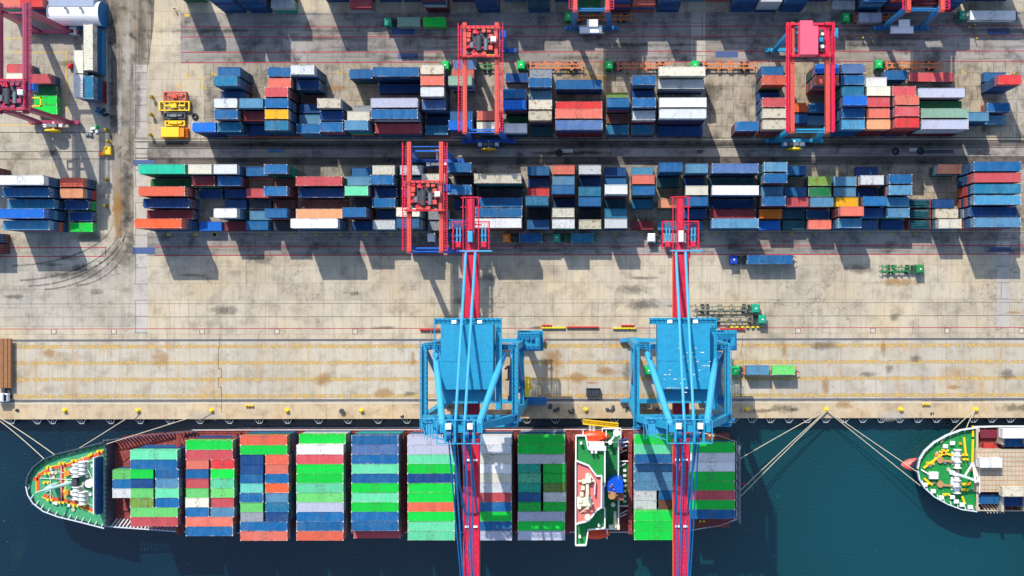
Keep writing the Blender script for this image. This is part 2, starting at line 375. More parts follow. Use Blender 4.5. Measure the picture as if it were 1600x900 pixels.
# dark joints and drains
def hline(name, mat, x0, x1, y, w, z=.02): a = W(x0, y); b2 = W(x1, y); yc = W(925, y).y; return sheet(name, mat, a.x, yc-w/2, b2.x, yc+w/2, z)
def vline(name, mat, x, y0, y1, w, z=.022): a = W(x, y0); b2 = W(x, y1); return sheet(name, mat, a.x-w/2, b2.y, a.x+w/2, a.y, z)
P_joint = plain('joint_dark', (72, 68, 62), .9, .7)
for y, w_ in ((216, .18), (220.5, .3), (231, .25), (246, .3), (257.5, .2)): hline('lane_joint', P_joint, 211, 1700, y, w_)
for y in (205.5, 235.5, 247): hline('lane_joint', P_joint, -60, 172, y, .18)
hline('lane_joint', P_joint, -60, 1700, 473.5, .08); hline('lane_joint', P_joint, -60, 1700, 494, .07)
for y in (41, 56.5, 80.5, 96.5): hline('red_line', P_red, 283, 1700, y+.3, .2)
for y in (384.6, 398.2): hline('red_line', P_red, 241, 1700, y, .22); hline('red_line', P_red, -60, 165, y+1, .22)
vline('red_line', P_red, 165, 385, 399, .26)
hline('red_line', P_red, -60, 1700, 512.6, .16, .024)
for y, w_ in ((540.5, .95), (566, .95), (591.8, .9), (618, .95)):
    hline('yellow_band', P_yel, 14, 1700, y, w_, .012)
    yc = W(925, y).y; hline('yellow_edge', P_yel, -30, 1700, y-2.4, .14, .016); hline('yellow_edge', P_yel, -30, 1700, y+2.4, .14, .016)
for a in ((4, 58.5, 62), (4, 80.5, 104)): hline('yellow_line', P_yel2, a[0], a[2], a[1], .2)
vline('yellow_line', P_yel2, 104, 80.5, 176, .2); hline('yellow_line', P_yel2, -20, 62, 194, .2)
C_dirt_shade = concrete('lane_dirt_shade', (118, 110, 102), (48, 46, 46), 5, 9, .05, (.04, 1, 1), 1.1)
for y0, y1 in ((222, 229.5), (247, 256.5)): sheet('lane_dark_strip', C_dirt_shade, W(232, 0).x, W(925, y1).y, 600, W(925, y0).y, .012)  # dark strips: lane dirt plus the stacks' shade, put into the colour
# painted slot marks beneath the lower block
for i in range(27):
    x = 415+39.1*i
    for dx, w_ in ((-2.2, .35), (0, .3), (1.9, .38)):
        p = W(x+dx, 366); yc = W(925, 366).y
        sheet('slot_mark', P_yel2, p.x-w_/2*.6, yc-.3, p.x+w_/2*.6, yc+.3, .02)
for x in (264, 306, 336, 292, 334): p = W(x, 366.5 if x != 292 else 24); sheet('slot_mark', P_yel2, p.x-.6, p.y-.35, p.x+.6, p.y+.35, .02)
for x, y in ((294, 117), (317, 121), (319, 136), (281, 135), (1507, 112), (1583, 112), (334, 115), (530, 113), (1351, 112), (887, 112), (922, 113)):
    p = W(x, y); sheet('slot_mark', P_yel2, p.x-.55, p.y-.5, p.x-.25, p.y+.5, .02); sheet('slot_mark', P_yel2, p.x+.1, p.y-.5, p.x+.55, p.y-.1, .02)
# steel plates
for n_, (x0, y0, x1, y1) in enumerate([(207, 386.5, 242, 396.5), (1546, 386, 1580, 394), (612, 45, 648, 54), (622, 83, 653, 92), (1118, 80, 1153, 89.5), (1543, 44.5, 1578, 54), (208, 250, 241, 258)]):
    a = W(x0, y1); b2 = W(x1, y0)
    m = MB(); m.box(a.x, a.y, .001, b2.x, b2.y, .06)
    tag(m.build('steel_plate', P_steel), ['blue steel plate beside the slab drain strip left of lower truck lane', 'dark blue steel plate in the lower truck lane near right frame edge',
        'blue steel plate just below the green twin-container truck', 'blue steel plate between red lines left of the upper orange gantry', 'blue steel plate right of the small white square patch, upper lane',
        'dark steel plate below the long white container truck', 'faded steel plate beside the turquoise container corner'][n_], 'steel plate')
# pit covers on the landside strip
for n_, x in enumerate((84, 178, 316, 433, 555, 790, 870, 1247, 1364, 1480, 1596)):
    p = W(x, 518 if x < 700 else 516.7)
    m = MB(); m.box(p.x-.75, p.y-.75, .001, p.x+.75, p.y+.75, .03); 
    mm = MB(); mm.box(p.x-.55, p.y-.55, .0301, p.x+.55, p.y+.55, .04)
    if 780 < x < 880: continue
    o = m.build('pit_cover', plain('pit_frame', (150, 105, 85), .8, .6)); mm.build('lid', plain('pit_lid', (208, 200, 184), .8, .66), o)
    tag(o, 'square concrete pit cover with rusty rim beside the landside crane rail', 'pit cover', 'pit covers along the crane rail')
# stains
def blob(name, mat, x, y, rx, ry, z, n=20):
    c = W(x, y); vs = [(c.x, c.y, z)]; A1 = []
    for k, rr in ((1, .5), (0, 1.35)):
        for i in range(n):
            a = 2*math.pi*i/n; r = rr*random.uniform(.85, 1.1); p = W(x+rx*r*math.cos(a), y+ry*r*math.sin(a)); vs.append((p.x, p.y, z))
    fs = [(0, 1+(i+1) % n, 1+i) for i in range(n)]+[(1+i, 1+(i+1) % n, 1+n+(i+1) % n, 1+n+i) for i in range(n)]
    b_ = BLOBS.setdefault(mat.name, (name, mat, MB(), [])); b_[2].add(vs, fs); b_[3].extend([1.0]+[.75]*n+[0.0]*n)
BLOBS = {}
def flush_blobs():
    for nm, mt, mb, at in BLOBS.values():
        o = structure(mb.build('ground_'+mt.name, mt)); o.data.attributes.new('fall', 'FLOAT', 'POINT').data.foreach_set('value', at)
for i, (x, y, rx, ry) in enumerate([(1085, 172, 14, 9), (1075, 140, 9, 12), (1110, 150, 14, 22), (90, 430, 25, 6), (840, 512, 14, 2.5), (1500, 625, 60, 3), (980, 580, 8, 14), (1290, 215, 20, 3), (600, 512, 20, 3), (300, 165, 14, 16),
        (640, 615, 12, 4), (1060, 478, 30, 3), (1430, 560, 10, 6), (270, 185, 25, 18), (1240, 640, 10, 3), (700, 636, 14, 3), (720, 470, 16, 6)]):
    blob('oil_stain', P_oil, x, y, rx, ry, .03+.002*i)
for i, (x, y, rx, ry) in enumerate([(865, 560, 14, 20), (950, 580, 22, 7), (900, 590, 20, 9), (505, 592, 14, 12), (80, 552, 14, 8), (1290, 600, 6, 14), (1320, 632, 14, 8), (1225, 545, 5, 12), (1380, 545, 5, 14), (645, 560, 4, 14), (250, 560, 16, 14), (184, 325, 8, 14), (585, 513, 7, 2)]):
    blob('ochre_stain', P_ochre, x, y, rx, ry, .07+.002*i)
rs = random.Random(3)
for i in range(46):
    x = rs.uniform(230, 1590); y = rs.choice([rs.uniform(402, 505), rs.uniform(402, 505), rs.uniform(536, 618), rs.uniform(108, 208), rs.uniform(632, 650)])
    blob('ground_stain', rs.choice([P_oil, P_pale, P_pale, P_oil, P_ochre]), x, y, rs.uniform(6, 34), rs.uniform(2, 9), .11+.0015*i)
for i in range(22):
    x = rs.uniform(-5, 165); y = rs.choice([rs.uniform(208, 250), rs.uniform(366, 505), rs.uniform(60, 195)])
    blob('ground_stain', rs.choice([P_oil, P_pale, P_oil]), x, y, rs.uniform(6, 30), rs.uniform(2, 9), .11+.0015*i)
for i, (x, y, rx, ry, m_) in enumerate([(178, 120, 7, 90, P_oil), (177, 30, 8, 40, P_oil), (222, 60, 9, 60, P_oil), (214, 160, 7, 60, P_oil), (197, 300, 8, 70, P_oil), (200, 90, 7, 80, P_pale), (188, 180, 4, 60, P_pale), (184, 330, 8, 60, P_ochre), (205, 230, 8, 40, P_oil), (190, 400, 30, 25, P_oil), (130, 425, 45, 14, P_oil), (203, 380, 10, 22, P_oil)]):
    blob('road_streak', m_, x, y, rx, ry, .2+.002*i)  # tyre dirt, paler streaks, and darker strips down the left edge
for i in range(40): x = rs.uniform(240, 1600); blob('lane_dirt_shade', P_oil, x, rs.choice([226, 226, 252, 239, 218, 60, 70, 48, 90, 370, 391]), rs.uniform(30, 90), rs.uniform(2, 4), .2+.0015*i)  # soft dark smears along the lanes, dirt with stack shade painted in
flush_blobs()
# figure 1 on the apron
p = W(795, 582)
m = MB(); m.box(p.x-.35, p.y-1.9, .1, p.x+.35, p.y+1.9, .104); m.add([(p.x-.35, p.y+1.9, .104), (p.x-1.2, p.y+1.1, .104), (p.x-1.0, p.y+.7, .104), (p.x-.35, p.y+1.2, .104)], [(0, 1, 2, 3)]); m.box(p.x-.9, p.y-2.1, .1, p.x+.9, p.y-1.75, .1045)
structure(m.build('painted_number', P_blk))
# staggered expansion joints on the apron
for base, pts in ((0, [(343, 528), (343, 543), (341, 543), (341, 576), (346, 576), (346, 590), (341, 590), (341, 605), (346, 605), (346, 645)]),
                  (1, [(1160, 524), (1160, 540), (1158, 553), (1161, 560), (1161, 590), (1158, 590), (1158, 605), (1162, 605), (1162, 616), (1158, 616), (1158, 645)])):
    m = MB()
    for a, b2 in zip(pts[:-1], pts[1:]): m.bar(W(*a)+Vector((0, 0, .05)), W(*b2)+Vector((0, 0, .05)), .09, .02)
    structure(m.build('expansion_joint', P_joint))
# water
t = NT('harbour_water')
big = t.noise(.012, detail=3, rough=.55, dist=.5); mid = t.noise(.06, t.mapping((1, .5, 1)), 4, .6); fl = t.noise(1.4, detail=2)
sp = t.n('ShaderNodeSeparateXYZ'); t.link(t.geo.outputs['Position'], sp.inputs[0])
gx = t.ramp(sp.outputs[0], -60, 70, 0, 1)
col = t.mix(gx, (.0006, .013, .025, 1), (.0012, .038, .048, 1))
col = t.mix(t.ramp(big, .42, .62, 0, .7), col, (.0018, .03, .033, 1))
col = t.mix(t.ramp(mid, .6, .75, 0, .35), col, (.012, .036, .028, 1))
col = t.mix(t.ramp(t.noise(.7, None, 2, .6), .74, .78, 0, .5), col, (.1, .14, .14, 1))
rip = t.noise(1.1, t.mapping((1, 1.6, 1)), 5, .6)
M_water = t.done(col, .1, 0, rip, .6, .3, .5)
sheet('water', M_water, -1500, -2500, 1500, QY+.5, WL)

# ------------------------------------------------------------------ containers
CH = 2.7; CWD = 2.438
LEN = {1: 6.058, 2: 12.192}
def foot(L, pitch=.42, dep=.07):
    x0, x1 = -L/2+.12, L/2-.12; n = int(round((x1-x0)/pitch)); p = (x1-x0)/n; y = CWD/2-.02
    side = []
    for i in range(n):
        a = x0+i*p; side += [(a, y), (a+p*.32, y), (a+p*.5, y-dep), (a+p*.82, y-dep)]
    side.append((x1, y))
    return [(x, -yy) for x, yy in side]+[(x, yy) for x, yy in reversed(side)]
def body_mesh(L):
    m = MB(); fp = foot(L); n = len(fp)
    m.add([(x, y, .12) for x, y in fp]+[(x, y, CH-.14) for x, y in fp], [(i, (i+1) % n, n+(i+1) % n, n+i) for i in range(n)])
    # ribbed roof
    x0, x1 = -L/2+.15, L/2-.15; k = int(round((x1-x0)/.42)); p = (x1-x0)/k; z = CH-.06; pr = []
    for i in range(k):
        a = x0+i*p; pr += [(a, z), (a+p*.35, z), (a+p*.5, z-.035), (a+p*.85, z-.035)]
    pr.append((x1, z)); y = CWD/2-.08; q = len(pr)
    m.add([(a, -y, b_) for a, b_ in pr]+[(a, y, b_) for a, b_ in pr], [(i, i+1, q+i+1, q+i) for i in range(q-1)])
    for s in (-1, 1):
        yo = s*(CWD/2-.05)
        m.box(-L/2+.02, yo-.05, CH-.15, L/2-.02, yo+.05, CH-.03); m.box(-L/2+.02, yo-.05, 0.02, L/2-.02, yo+.05, .17)
        for e in (-1, 1): m.box(e*(L/2-.09)-.08, yo-.049, .17, e*(L/2-.09)+.08, yo+.049, CH-.15)
        xo = s*(L/2-.07)
        m.box(xo-.068, -CWD/2+.1, CH-.14, xo+.068, CWD/2-.1, CH-.035); m.box(xo-.068, -CWD/2+.1, .03, xo+.068, CWD/2-.1, .15)
    m.box(-L/2+.1, -CWD/2+.1, .03, -L/2+.14, CWD/2-.1, CH-.15)   # blank end panel
    return m
def door_mesh(L):
    m = MB(); x = L/2
    for s in (-1, 1):
        m.box(x-.11, .02 if s > 0 else -CWD/2+.18, .17, x-.05, CWD/2-.18 if s > 0 else -.02, CH-.15)
        for yy in (.3, .85): m.tube((x-.02, s*yy, .2), (x-.02, s*yy, CH-.2), .03, 6, 1)
        for zz in (.7, 1.4, 2.1): m.box(x-.052, min(s*.1, s*1.0), zz, x-.045, max(s*.1, s*1.0), zz+.05, 1)
    return m
MESH = {}
def cmesh(kind, L, key=None):
    k = (kind, L, key)
    if k not in MESH:
        if kind == 'body': MESH[k] = body_mesh(LEN[L]).mesh('shipping_container', CM[key])
        elif kind == 'door': MESH[k] = door_mesh(LEN[L]).mesh('door', [CM[key], M_cast])
        elif kind == 'cast': MESH[k] = MB().box(-.11, -.09, -.12, .11, .09, 0).mesh('corner_casting', M_cast if key else M_castd)
    return MESH[k]
ALL = []     # records of individual containers for labelling
LOW = MB(); LOWM = list(PAL); LOWI = {k: i for i, k in enumerate(LOWM)}
FPL = {}
for L in (1, 2):
    x0 = LEN[L]/2; FPL[L] = foot(LEN[L], .62, .06)
def low_container(c, L, key, rz):
    TIERS.append((c, L)); mi = LOWI[key]; R = Matrix.Rotation(rz, 3, 'Z'); fp = FPL[L]; n = len(fp)
    vs = [R @ Vector((x, y, .1))+c for x, y in fp]+[R @ Vector((x, y, CH-.12))+c for x, y in fp]
    LOW.add(vs, [(i, (i+1) % n, n+(i+1) % n, n+i) for i in range(n)]+[tuple(range(n, 2*n))], mi)
    for s in (-1, 1):
        for zz in (.02, CH-.13):
            a = [R @ Vector(q)+c for q in ((-LEN[L]/2+.02, s*(CWD/2-.06), zz+.05), (LEN[L]/2-.02, s*(CWD/2-.06), zz+.05))]
            LOW.bar(a[0], a[1], .11, .1, mi)
        for yy in (-.85, -.3, .3, .85):
            LOW.bar(R @ Vector((s*(LEN[L]/2-.09), yy, .2))+c, R @ Vector((s*(LEN[L]/2-.09), yy, CH-.2))+c, .05, .05, LOWI['greywhite'])
DEFER = []; TIERS = []
def container(c, L, key, rz=0, flip=False, info=None, cast=None):
    if info and 'label' in info: return make_container(c, L, key, rz, flip, info, cast)
    DEFER.append((c, L, key, rz, flip, info, cast))
def make_container(c, L, key, rz=0, flip=False, info=None, cast=None):
    """c = bottom centre"""
    if flip: rz += math.pi
    o = bpy.data.objects.new('shipping_container', cmesh('body', L, key)); COL.objects.link(o); o.location = c; o.rotation_euler = (0, 0, rz)
    d = bpy.data.objects.new('door', cmesh('door', L, key)); COL.objects.link(d); d.parent = o
    cw = random.random() < .6 if cast is None else cast
    for sx in (-1, 1):
        for sy in (-1, 1):
            q = bpy.data.objects.new('corner_casting', cmesh('cast', 0, cw)); COL.objects.link(q); q.parent = o
            q.location = (sx*(LEN[L]/2-.11), sy*(CWD/2-.09), CH)
    rec = dict(o=o, key=key, L=L); rec.update(info or {}); ALL.append(rec)
    return o
LOWCOL = ['blue', 'dblue', 'blue', 'dblue', 'tealblue', 'blue', 'maroon', 'greyblue', 'dblue', 'teal', 'redorange', 'blue', 'greywhite', 'dblue', 'dgreen', 'pinkred']
def stack(cx, cy, n, L, key, z0=0, rz=0, info=None, under=None, flip=None, cast=None):
    for i in range(n-1):
        u = under[(n-2-i)] if under and n-2-i < len(under) else random.choice(LOWCOL)
        low_container(Vector((cx+random.uniform(-.04, .04), cy, z0+i*CH)), L, u, rz)
    fl = (cx > 0) if flip is None else flip
    container(Vector((cx+random.uniform(-.05, .05), cy+random.uniform(-.03, .03), z0+(n-1)*CH)), L, key, rz+random.uniform(-.003, .003), fl, info, cast)
def gx_(xb): return (xb-NX)*H/F
def gy_(g): return (NY-g)*H/F
U = {}  # colours of the tiers just under some tops, downwards
def column(block, col, xb, L, rows, G, under={}):
    xc = gx_(xb)+LEN[L]/2
    for i, e in enumerate(rows):
        if not e: continue
        key, n = e
        stack(xc, gy_(G[i]), n, L, key, info=dict(block=block, col=col, row=i), under=under.get(i))
G2 = [270.4+16.6*i for i in range(6)]
lower = [
 (242, 2, [('teal', 4), ('dgreen', 1), ('redorange', 4), ('dblue', 3), ('maroon', 2), ('orange', 5)], {2: ['redorange', 'maroon'], 5: ['redorange', 'blue', 'dblue', 'blue']}),
 (317, 1, [('cream', 4), ('maroon', 3), ('dblue', 1), 0, 0, ('brightblue', 1)], {}),
 (355.5, 1, [('white', 4), ('blue', 3), ('dblue', 1), ('dblue', 1), ('white', 4), ('maroon', 1)], {0: ['blue', 'dblue', 'dblue'], 1: ['maroon', 'maroon'], 4: ['greyblue', 'dteal', 'dteal']}),
 (394, 1, [('blue', 2), 0, ('pinkred', 2), ('dgrey', 1), ('greyblue', 1), ('blue', 2)], {}),
 (431, 1, [('blue', 4), ('brown', 1), ('blue', 4), ('brown', 1), ('blue', 4), ('dgrey', 1)], {2: ['maroon', 'maroon', 'maroon']}),
 (475, 2, [0, ('pinkred', 3), ('dblue', 2), ('brown', 1), ('peach', 3), ('white', 5)], {5: ['tealblue', 'blue', 'dteal', 'dblue']}),
 (553, 1, [('blue', 1), ('greyblue', 3), ('mint', 4), ('dgrey', 1), ('blue', 5), ('dblue', 1)], {4: ['blue', 'maroon', 'maroon', 'maroon']}),
 (591, 1, [('cream', 3), ('blue', 4), ('dblue', 2), ('blue', 3), ('dblue', 1), ('greywhite', 3)], {}),
 (633, 1, [('greywhite', 3), ('greyblue', 2), ('dblue', 2), ('blue', 1), ('cream', 5), ('blue', 5)], {4: ['greywhite', 'blue', 'dteal', 'dblue']}),
 (671, 1, [0, ('cream', 5), 0, 0, ('grey', 1), ('grey', 1)], {}),
 (710, 1, [('blue', 5), ('dgrey', 1), ('blue', 5), ('dblue', 1), 0, ('blue', 4)], {}),
 (749.5, 2, [0, ('rustcream', 5), ('dgrey', 1), ('blue', 3), ('blue', 4), ('white', 5)], {5: ['brown', 'redorange', 'maroon', 'brown']}),
 (825.5, 1, [('blue', 2), ('dblue', 1), ('red', 2), ('tealblue', 5), ('dgrey', 1), ('blue', 3)], {}),
 (864.5, 1, [('salmon', 3), ('greyblue', 3), ('blue', 5), ('dblue', 1), ('cream', 4), ('white', 4)], {5: ['cyan', 'dteal', 'maroon']}),
 (904.5, 1, [('greywhite', 3), ('dblue', 1), ('tealblue', 3), ('blue', 4), ('dgrey', 1), ('rustcream', 3)], {}),
 (944, 1, [('dblue', 1), ('blue', 1), ('white', 5), ('dteal', 1), ('tealblue', 3), ('greywhite', 4)], {5: ['dblue', 'dblue', 'dblue']}),
 (985.5, 1, [('lblue', 1), ('salmon', 4), ('blue', 4), ('tealblue', 1), 0, ('maroon', 1)], {}),
 (1026, 1, [('blue', 5), ('dteal', 1), 0, ('peach', 2), 0, 0], {3: ['dgreen']}),
 (1066, 1, [('greyblue', 4), ('dblue', 1), ('cream', 4), ('blue', 4), ('dblue', 2), 0], {}),
 (1027, 2, [0, 0, 0, 0, 0, ('tealblue', 1)], {}),
 (1106, 2, [('violetblue', 4), ('dteal', 1), ('white', 4), ('dblue', 1), ('maroon', 2), ('greyblue', 4)], {0: ['dblue', 'blue', 'dblue'], 2: ['blue', 'blue', 'dblue'], 5: ['lblue', 'blue', 'blue']}),
 (1182, 1, [('greyblue', 5), ('blue', 5), ('greyblue', 3), ('blue', 4), ('dorange', 2), ('brightblue', 1)], {4: ['orange']}),
 (1220, 1, [('blue', 2), 0, ('blue', 2), ('pinkred', 3), ('dteal', 1), ('dteal', 1)], {}),
 (1257.5, 1, [0, ('rustgreen', 2), ('dgreen', 2), ('greyblue', 3), ('blue', 1), ('salmon', 2)], {}),
 (1296, 1, [0, ('greyblue', 2), ('greyblue', 2), ('yellow', 3), ('salmon', 5), ('lblue', 4)], {4: ['maroon', 'maroon', 'pinkred', 'blue']}),
 (1334, 1, [('dblue', 1), ('greywhite', 3), ('dblue', 1), ('blue', 4), ('dblue', 3), ('violetblue', 1)], {3: ['maroon', 'dblue', 'blue']}),
 (1373, 1, [0, ('blue', 4), ('greyblue', 4), ('lblue', 3), ('greyblue', 3), ('dblue', 1)], {}),
 (1452, 1, [('brown', 3), 0, 0, ('dblue', 1), ('rustcream', 2), ('cream', 3)], {0: ['greyblue', 'dgreen']}),
 (1495, 2, [('blue', 5), ('pinkred', 5), ('tealblue', 5), ('lblue', 5), ('dblue', 4), ('greyblue', 5)], {0: ['dblue', 'blue', 'blue', 'blue'], 1: ['pinkred', 'dblue', 'blue', 'blue'], 2: ['dblue', 'red', 'red', 'dorange'], 3: ['dblue', 'redorange', 'dblue', 'redorange'], 4: ['blue', 'greywhite', 'dblue'], 5: ['blue', 'blue', 'redorange', 'brown']}),
]
for c_, (xb, L, rows, un) in enumerate(lower): column('lower block', c_, xb, L, rows, G2, un)
G1 = [124.2+16.6*i for i in range(6)]
upper = [
 (323, 1, [0, 0, 0, 0, 0, ('brightblue', 4)], {5: ['dblue', 'dblue', 'dblue']}),
 (361, 1, [('blue', 4), ('tealblue', 5), ('dblue', 3), ('greywhite', 5), ('blue', 5), ('tealblue', 4)], {0: ['dgreen', 'blue', 'dblue'], 1: ['blue', 'blue', 'dblue', 'brown']}),
 (399, 1, [0, 0, 0, ('greyblue', 5), ('maroon', 4), ('dblue', 2)], {}),
 (437, 1, [('blue', 4), ('salmon', 4), ('pinkred', 5), ('blue', 5), ('yellow', 5), ('tealblue', 5)], {2: ['maroon', 'maroon', 'dgrey', 'maroon'], 3: ['dblue', 'greyblue', 'maroon', 'dblue'], 4: ['blue', 'blue', 'blue', 'dblue'], 5: ['dblue', 'dteal', 'dblue', 'orange']}),
 (476, 1, [('greywhite', 5), ('dblue', 3), ('brown', 1), ('dblue', 2), ('greyblue', 2), ('blue', 3)], {0: ['blue', 'blue', 'dblue', 'dblue']}),
 (515.5, 1, [0, 0, 0, ('rustcream', 5), ('dblue', 4), ('blue', 4)], {3: ['blue', 'tealblue', 'blue', 'dblue']}),
 (556, 1, [('blue', 3), 0, 0, ('grey', 1), ('cream', 4), ('greyblue', 5)], {}),
 (595, 2, [('blue', 4), ('dblue', 1), 0, ('violet', 5), ('blue', 5), ('pinkred', 3)], {0: ['blue', 'dblue', 'dblue'], 5: ['tealblue', 'blue']}),
 (669.5, 1, [('rustcream', 5), ('salmon', 5), ('greywhite', 5), ('violetblue', 4), ('dblue', 1), ('tealblue', 2)], {}),
 (711, 1, [('salmon', 3), ('sage', 5), 0, 0, ('blue', 4), ('brightblue', 5)], {}),
 (752, 1, [0, 0, 0, 0, ('salmon', 4), ('cream', 4)], {}),
 (791.5, 1, [('dblue', 1), 0, ('blue', 4), ('brightblue', 4), ('dgreen', 1), ('white', 3)], {}),
 (830, 1, [('grey', 3), ('blue', 4), ('greyblue', 3), ('rustcream', 4), ('rustcream', 4), ('dteal', 1)], {}),
 (870.5, 2, [0, ('blue', 3), 0, ('red', 3), ('salmon', 5), ('violetblue', 5)], {5: ['dblue', 'maroon', 'maroon', 'maroon']}),
 (947, 1, [0, 0, ('rustgreen', 2), ('blue', 5), ('brown', 2), ('tealblue', 2)], {}),
 (986, 1, [0, ('blue', 5), ('dblue', 3), ('blue', 5), ('greywhite', 4), ('tealblue', 2)], {}),
 (1026, 2, [('cream', 4), ('greywhite', 3), 0, ('white', 5), ('greywhite', 5), ('dblue', 1)], {0: ['cream', 'blue', 'dblue'], 1: ['violet', 'dblue'], 4: ['dblue', 'maroon', 'dblue', 'blue']}),
 (1142, 1, [0, 0, 0, 0, 0, ('blue', 4)], {5: ['maroon', 'maroon', 'brown']}),
 (1180, 1, [('blue', 4), ('redorange', 5), ('dblue', 2), ('pinkred', 5), ('rustcream', 5), ('rustcream', 5)], {}),
 (1221, 1, [0, 0, 0, ('orange', 2), ('blue', 2), 0], {}),
 (1259, 1, [('brightblue', 5), ('redorange', 5), 0, ('blue', 2), ('greyblue', 1), 0], {0: ['orange', 'dteal', 'dgreen', 'dteal'], 1: ['blue', 'orange', 'blue', 'orange']}),
 (1297.5, 1, [('violetblue', 5), ('blue', 5), ('tealblue', 5), ('brightblue', 6), ('blue', 5), ('lblue', 5)], {3: ['greywhite', 'dteal', 'dblue', 'blue', 'blue'], 5: ['blue', 'dblue', 'blue', 'blue'], 4: ['greywhite', 'dblue', 'blue', 'blue']}),
 (1335.5, 1, [0, ('white', 4), ('cream', 5), ('pinkred', 5), ('salmon', 5), ('peach', 5)], {5: ['maroon', 'maroon', 'maroon', 'maroon']}),
 (1374, 1, [('blue', 2), 0, ('pinkred', 5), ('salmon', 6), ('pinkred', 6), ('red', 6)], {5: ['pinkred', 'maroon', 'maroon', 'maroon', 'dblue'], 3: ['dblue', 'blue', 'greyblue', 'dblue', 'dblue']}),
 (1417, 2, [('pinkred', 1), 0, ('violet', 4), ('dgreen', 3), ('sage', 5), ('violet', 5)], {2: ['blue', 'tealblue', 'dblue'], 5: ['greywhite', 'greywhite', 'maroon', 'maroon']}),
 (1495, 1, [0, 0, 0, 0, ('greyblue', 3), 0], {}),
 (1532, 1, [('blue', 1), ('red', 5), 0, ('blue', 2), ('greyblue', 1), 0], {1: ['dblue', 'blue', 'blue', 'dblue'], 3: ['orange']}),
]
for c_, (xb, L, rows, un) in enumerate(upper): column('upper block', c_, xb, L, rows, G1, un)
GT = [-20.7, -4.1, 12.5]
top = [(291, 1, [0, ('blue', 5), 0], {}), (352, 1, [('dblue', 5), ('blue', 5), ('blue', 5)], {2: ['dblue', 'blue', 'blue', 'dblue']}), (392, 1, [('blue', 4), ('dblue', 5), ('dblue', 5)], {2: ['dblue', 'blue', 'dblue', 'dblue']}),
 (432, 1, [0, ('blue', 4), ('greywhite', 2)], {2: ['teal']}), (512, 1, [('dblue', 5), ('blue', 5), 0], {}), (553, 1, [('salmon', 4), ('blue', 3), ('pinkred', 2)], {2: ['greywhite']}),
 (594, 1, [('blue', 5), ('maroon', 6), 0], {}), (632, 1, [('blue', 5), ('maroon', 5), 0], {}), (669, 1, [('dblue', 5), ('blue', 5), ('maroon', 5)], {2: ['dblue', 'greywhite', 'maroon', 'maroon']}),
 (708, 1, [('dblue', 5), ('blue', 6), 0], {}), (748, 1, [('greyblue', 5), ('maroon', 5), ('dblue', 5)], {2: ['dblue', 'dblue', 'blue', 'dblue']}), (788, 1, [('blue', 5), ('dblue', 5), 0], {}), (826, 1, [('blue', 5), ('pinkred', 4), ('dteal', 2)], {}),
 (867, 1, [('blue', 5), ('dblue', 5), 0], {}), (905, 1, [('blue', 2), ('green', 3), ('dgreen', 2)], {}), (950, 1, [('dblue', 5), ('red', 5), ('dblue', 4)], {2: ['pinkred', 'dblue', 'maroon']}), (987, 1, [('blue', 5), ('salmon', 4), ('salmon', 3)], {}),
 (1026, 1, [('dblue', 5), ('blue', 5), ('blue', 5)], {2: ['dblue', 'dblue', 'blue', 'dblue']}), (1066, 1, [('dblue', 5), ('blue', 4), 0], {}), (1103, 1, [('dblue', 5), ('blue', 5), 0], {}), (1140, 1, [('greyblue', 5), ('blue', 5), ('blue', 5)], {2: ['dblue', 'dblue', 'dblue', 'blue']}), (1178, 1, [('greyblue', 5), ('blue', 4), ('greywhite', 4)], {2: ['greywhite', 'greywhite', 'dblue']}),
 (1217, 1, [('dblue', 5), ('blue', 5), ('blue', 5)], {2: ['blue', 'dblue', 'dblue', 'blue']}), (1258, 1, [('blue', 5), ('dblue', 5), 0], {}), (1298, 1, [('blue', 5), ('dblue', 4), ('greywhite', 1)], {}), (1336, 1, [('blue', 6), ('greyblue', 5), ('blue', 4)], {2: ['greyblue', 'blue', 'dblue']}),
 (1376, 1, [('blue', 6), ('maroon', 5), ('maroon', 4)], {2: ['dblue', 'maroon', 'dblue']}), (1415, 1, [('grey', 5), ('greywhite', 4), ('maroon', 3)], {2: ['greywhite', 'maroon']}),
 (1453, 1, [('blue', 5), ('dblue', 5), ('dblue', 4)], {2: ['blue', 'dblue', 'red']}), (1502, 2, [('dgreen', 5), ('dgreen', 4), 0], {})]
for c_, (xb, L, rows, un) in enumerate(top): column('top edge block', c_, xb, L, rows, GT, un)
GL = [273.1, 289.7, 306.3, 322.9, 339.5, 356.1]; GL = [g-1.4 for g in GL]
column('left block', 0, 37, 2, [0, ('white', 5), ('blue', 4), ('tealblue', 3), ('brightblue', 5), ('lblue', 4)], GL, {1: ['blue', 'greyblue', 'blue', 'dblue'], 3: ['blue', 'dblue'], 4: ['blue', 'lblue', 'dblue', 'blue'], 5: ['blue', 'redorange', 'blue']})
column('left block', 1, 116.5, 1, [0, ('redorange', 3), ('peach', 3), ('dblue', 2), ('dblue', 1), ('green', 1)], GL, {1: ['blue', 'dteal'], 2: ['blue', 'red'], 3: ['green']})
column('left edge column', 0, -53, 2, [('tealblue', 3), 0, 0, 0, 0, 0], GL, {0: ['maroon', 'maroon']})
for y, k in ((372, 'blue'), (388, 'maroon')): stack(gx_(-54)+LEN[2]/2, gy_(y), 2, 2, k, info=dict(block='left edge column', col=0, row=1 if y < 380 else 2), under=['maroon'])
def px_stack(cx, cy, n, L, key, lab, z0=0, rz=0, under=None, flip=None):
    p = W(cx, cy, z0+n*CH); stack(p.x, p.y, n, L, key, z0, rz, dict(label=lab), under, flip)
HP = math.pi/2
px_stack(28, 107, 2, 1, 'pinkred', 'rose container with dark end under the maroon gantry, topmost of its group')
px_stack(27, 121, 2, 1, 'cream', 'cream container with orange rusty side under the maroon gantry', under=['dorange'])
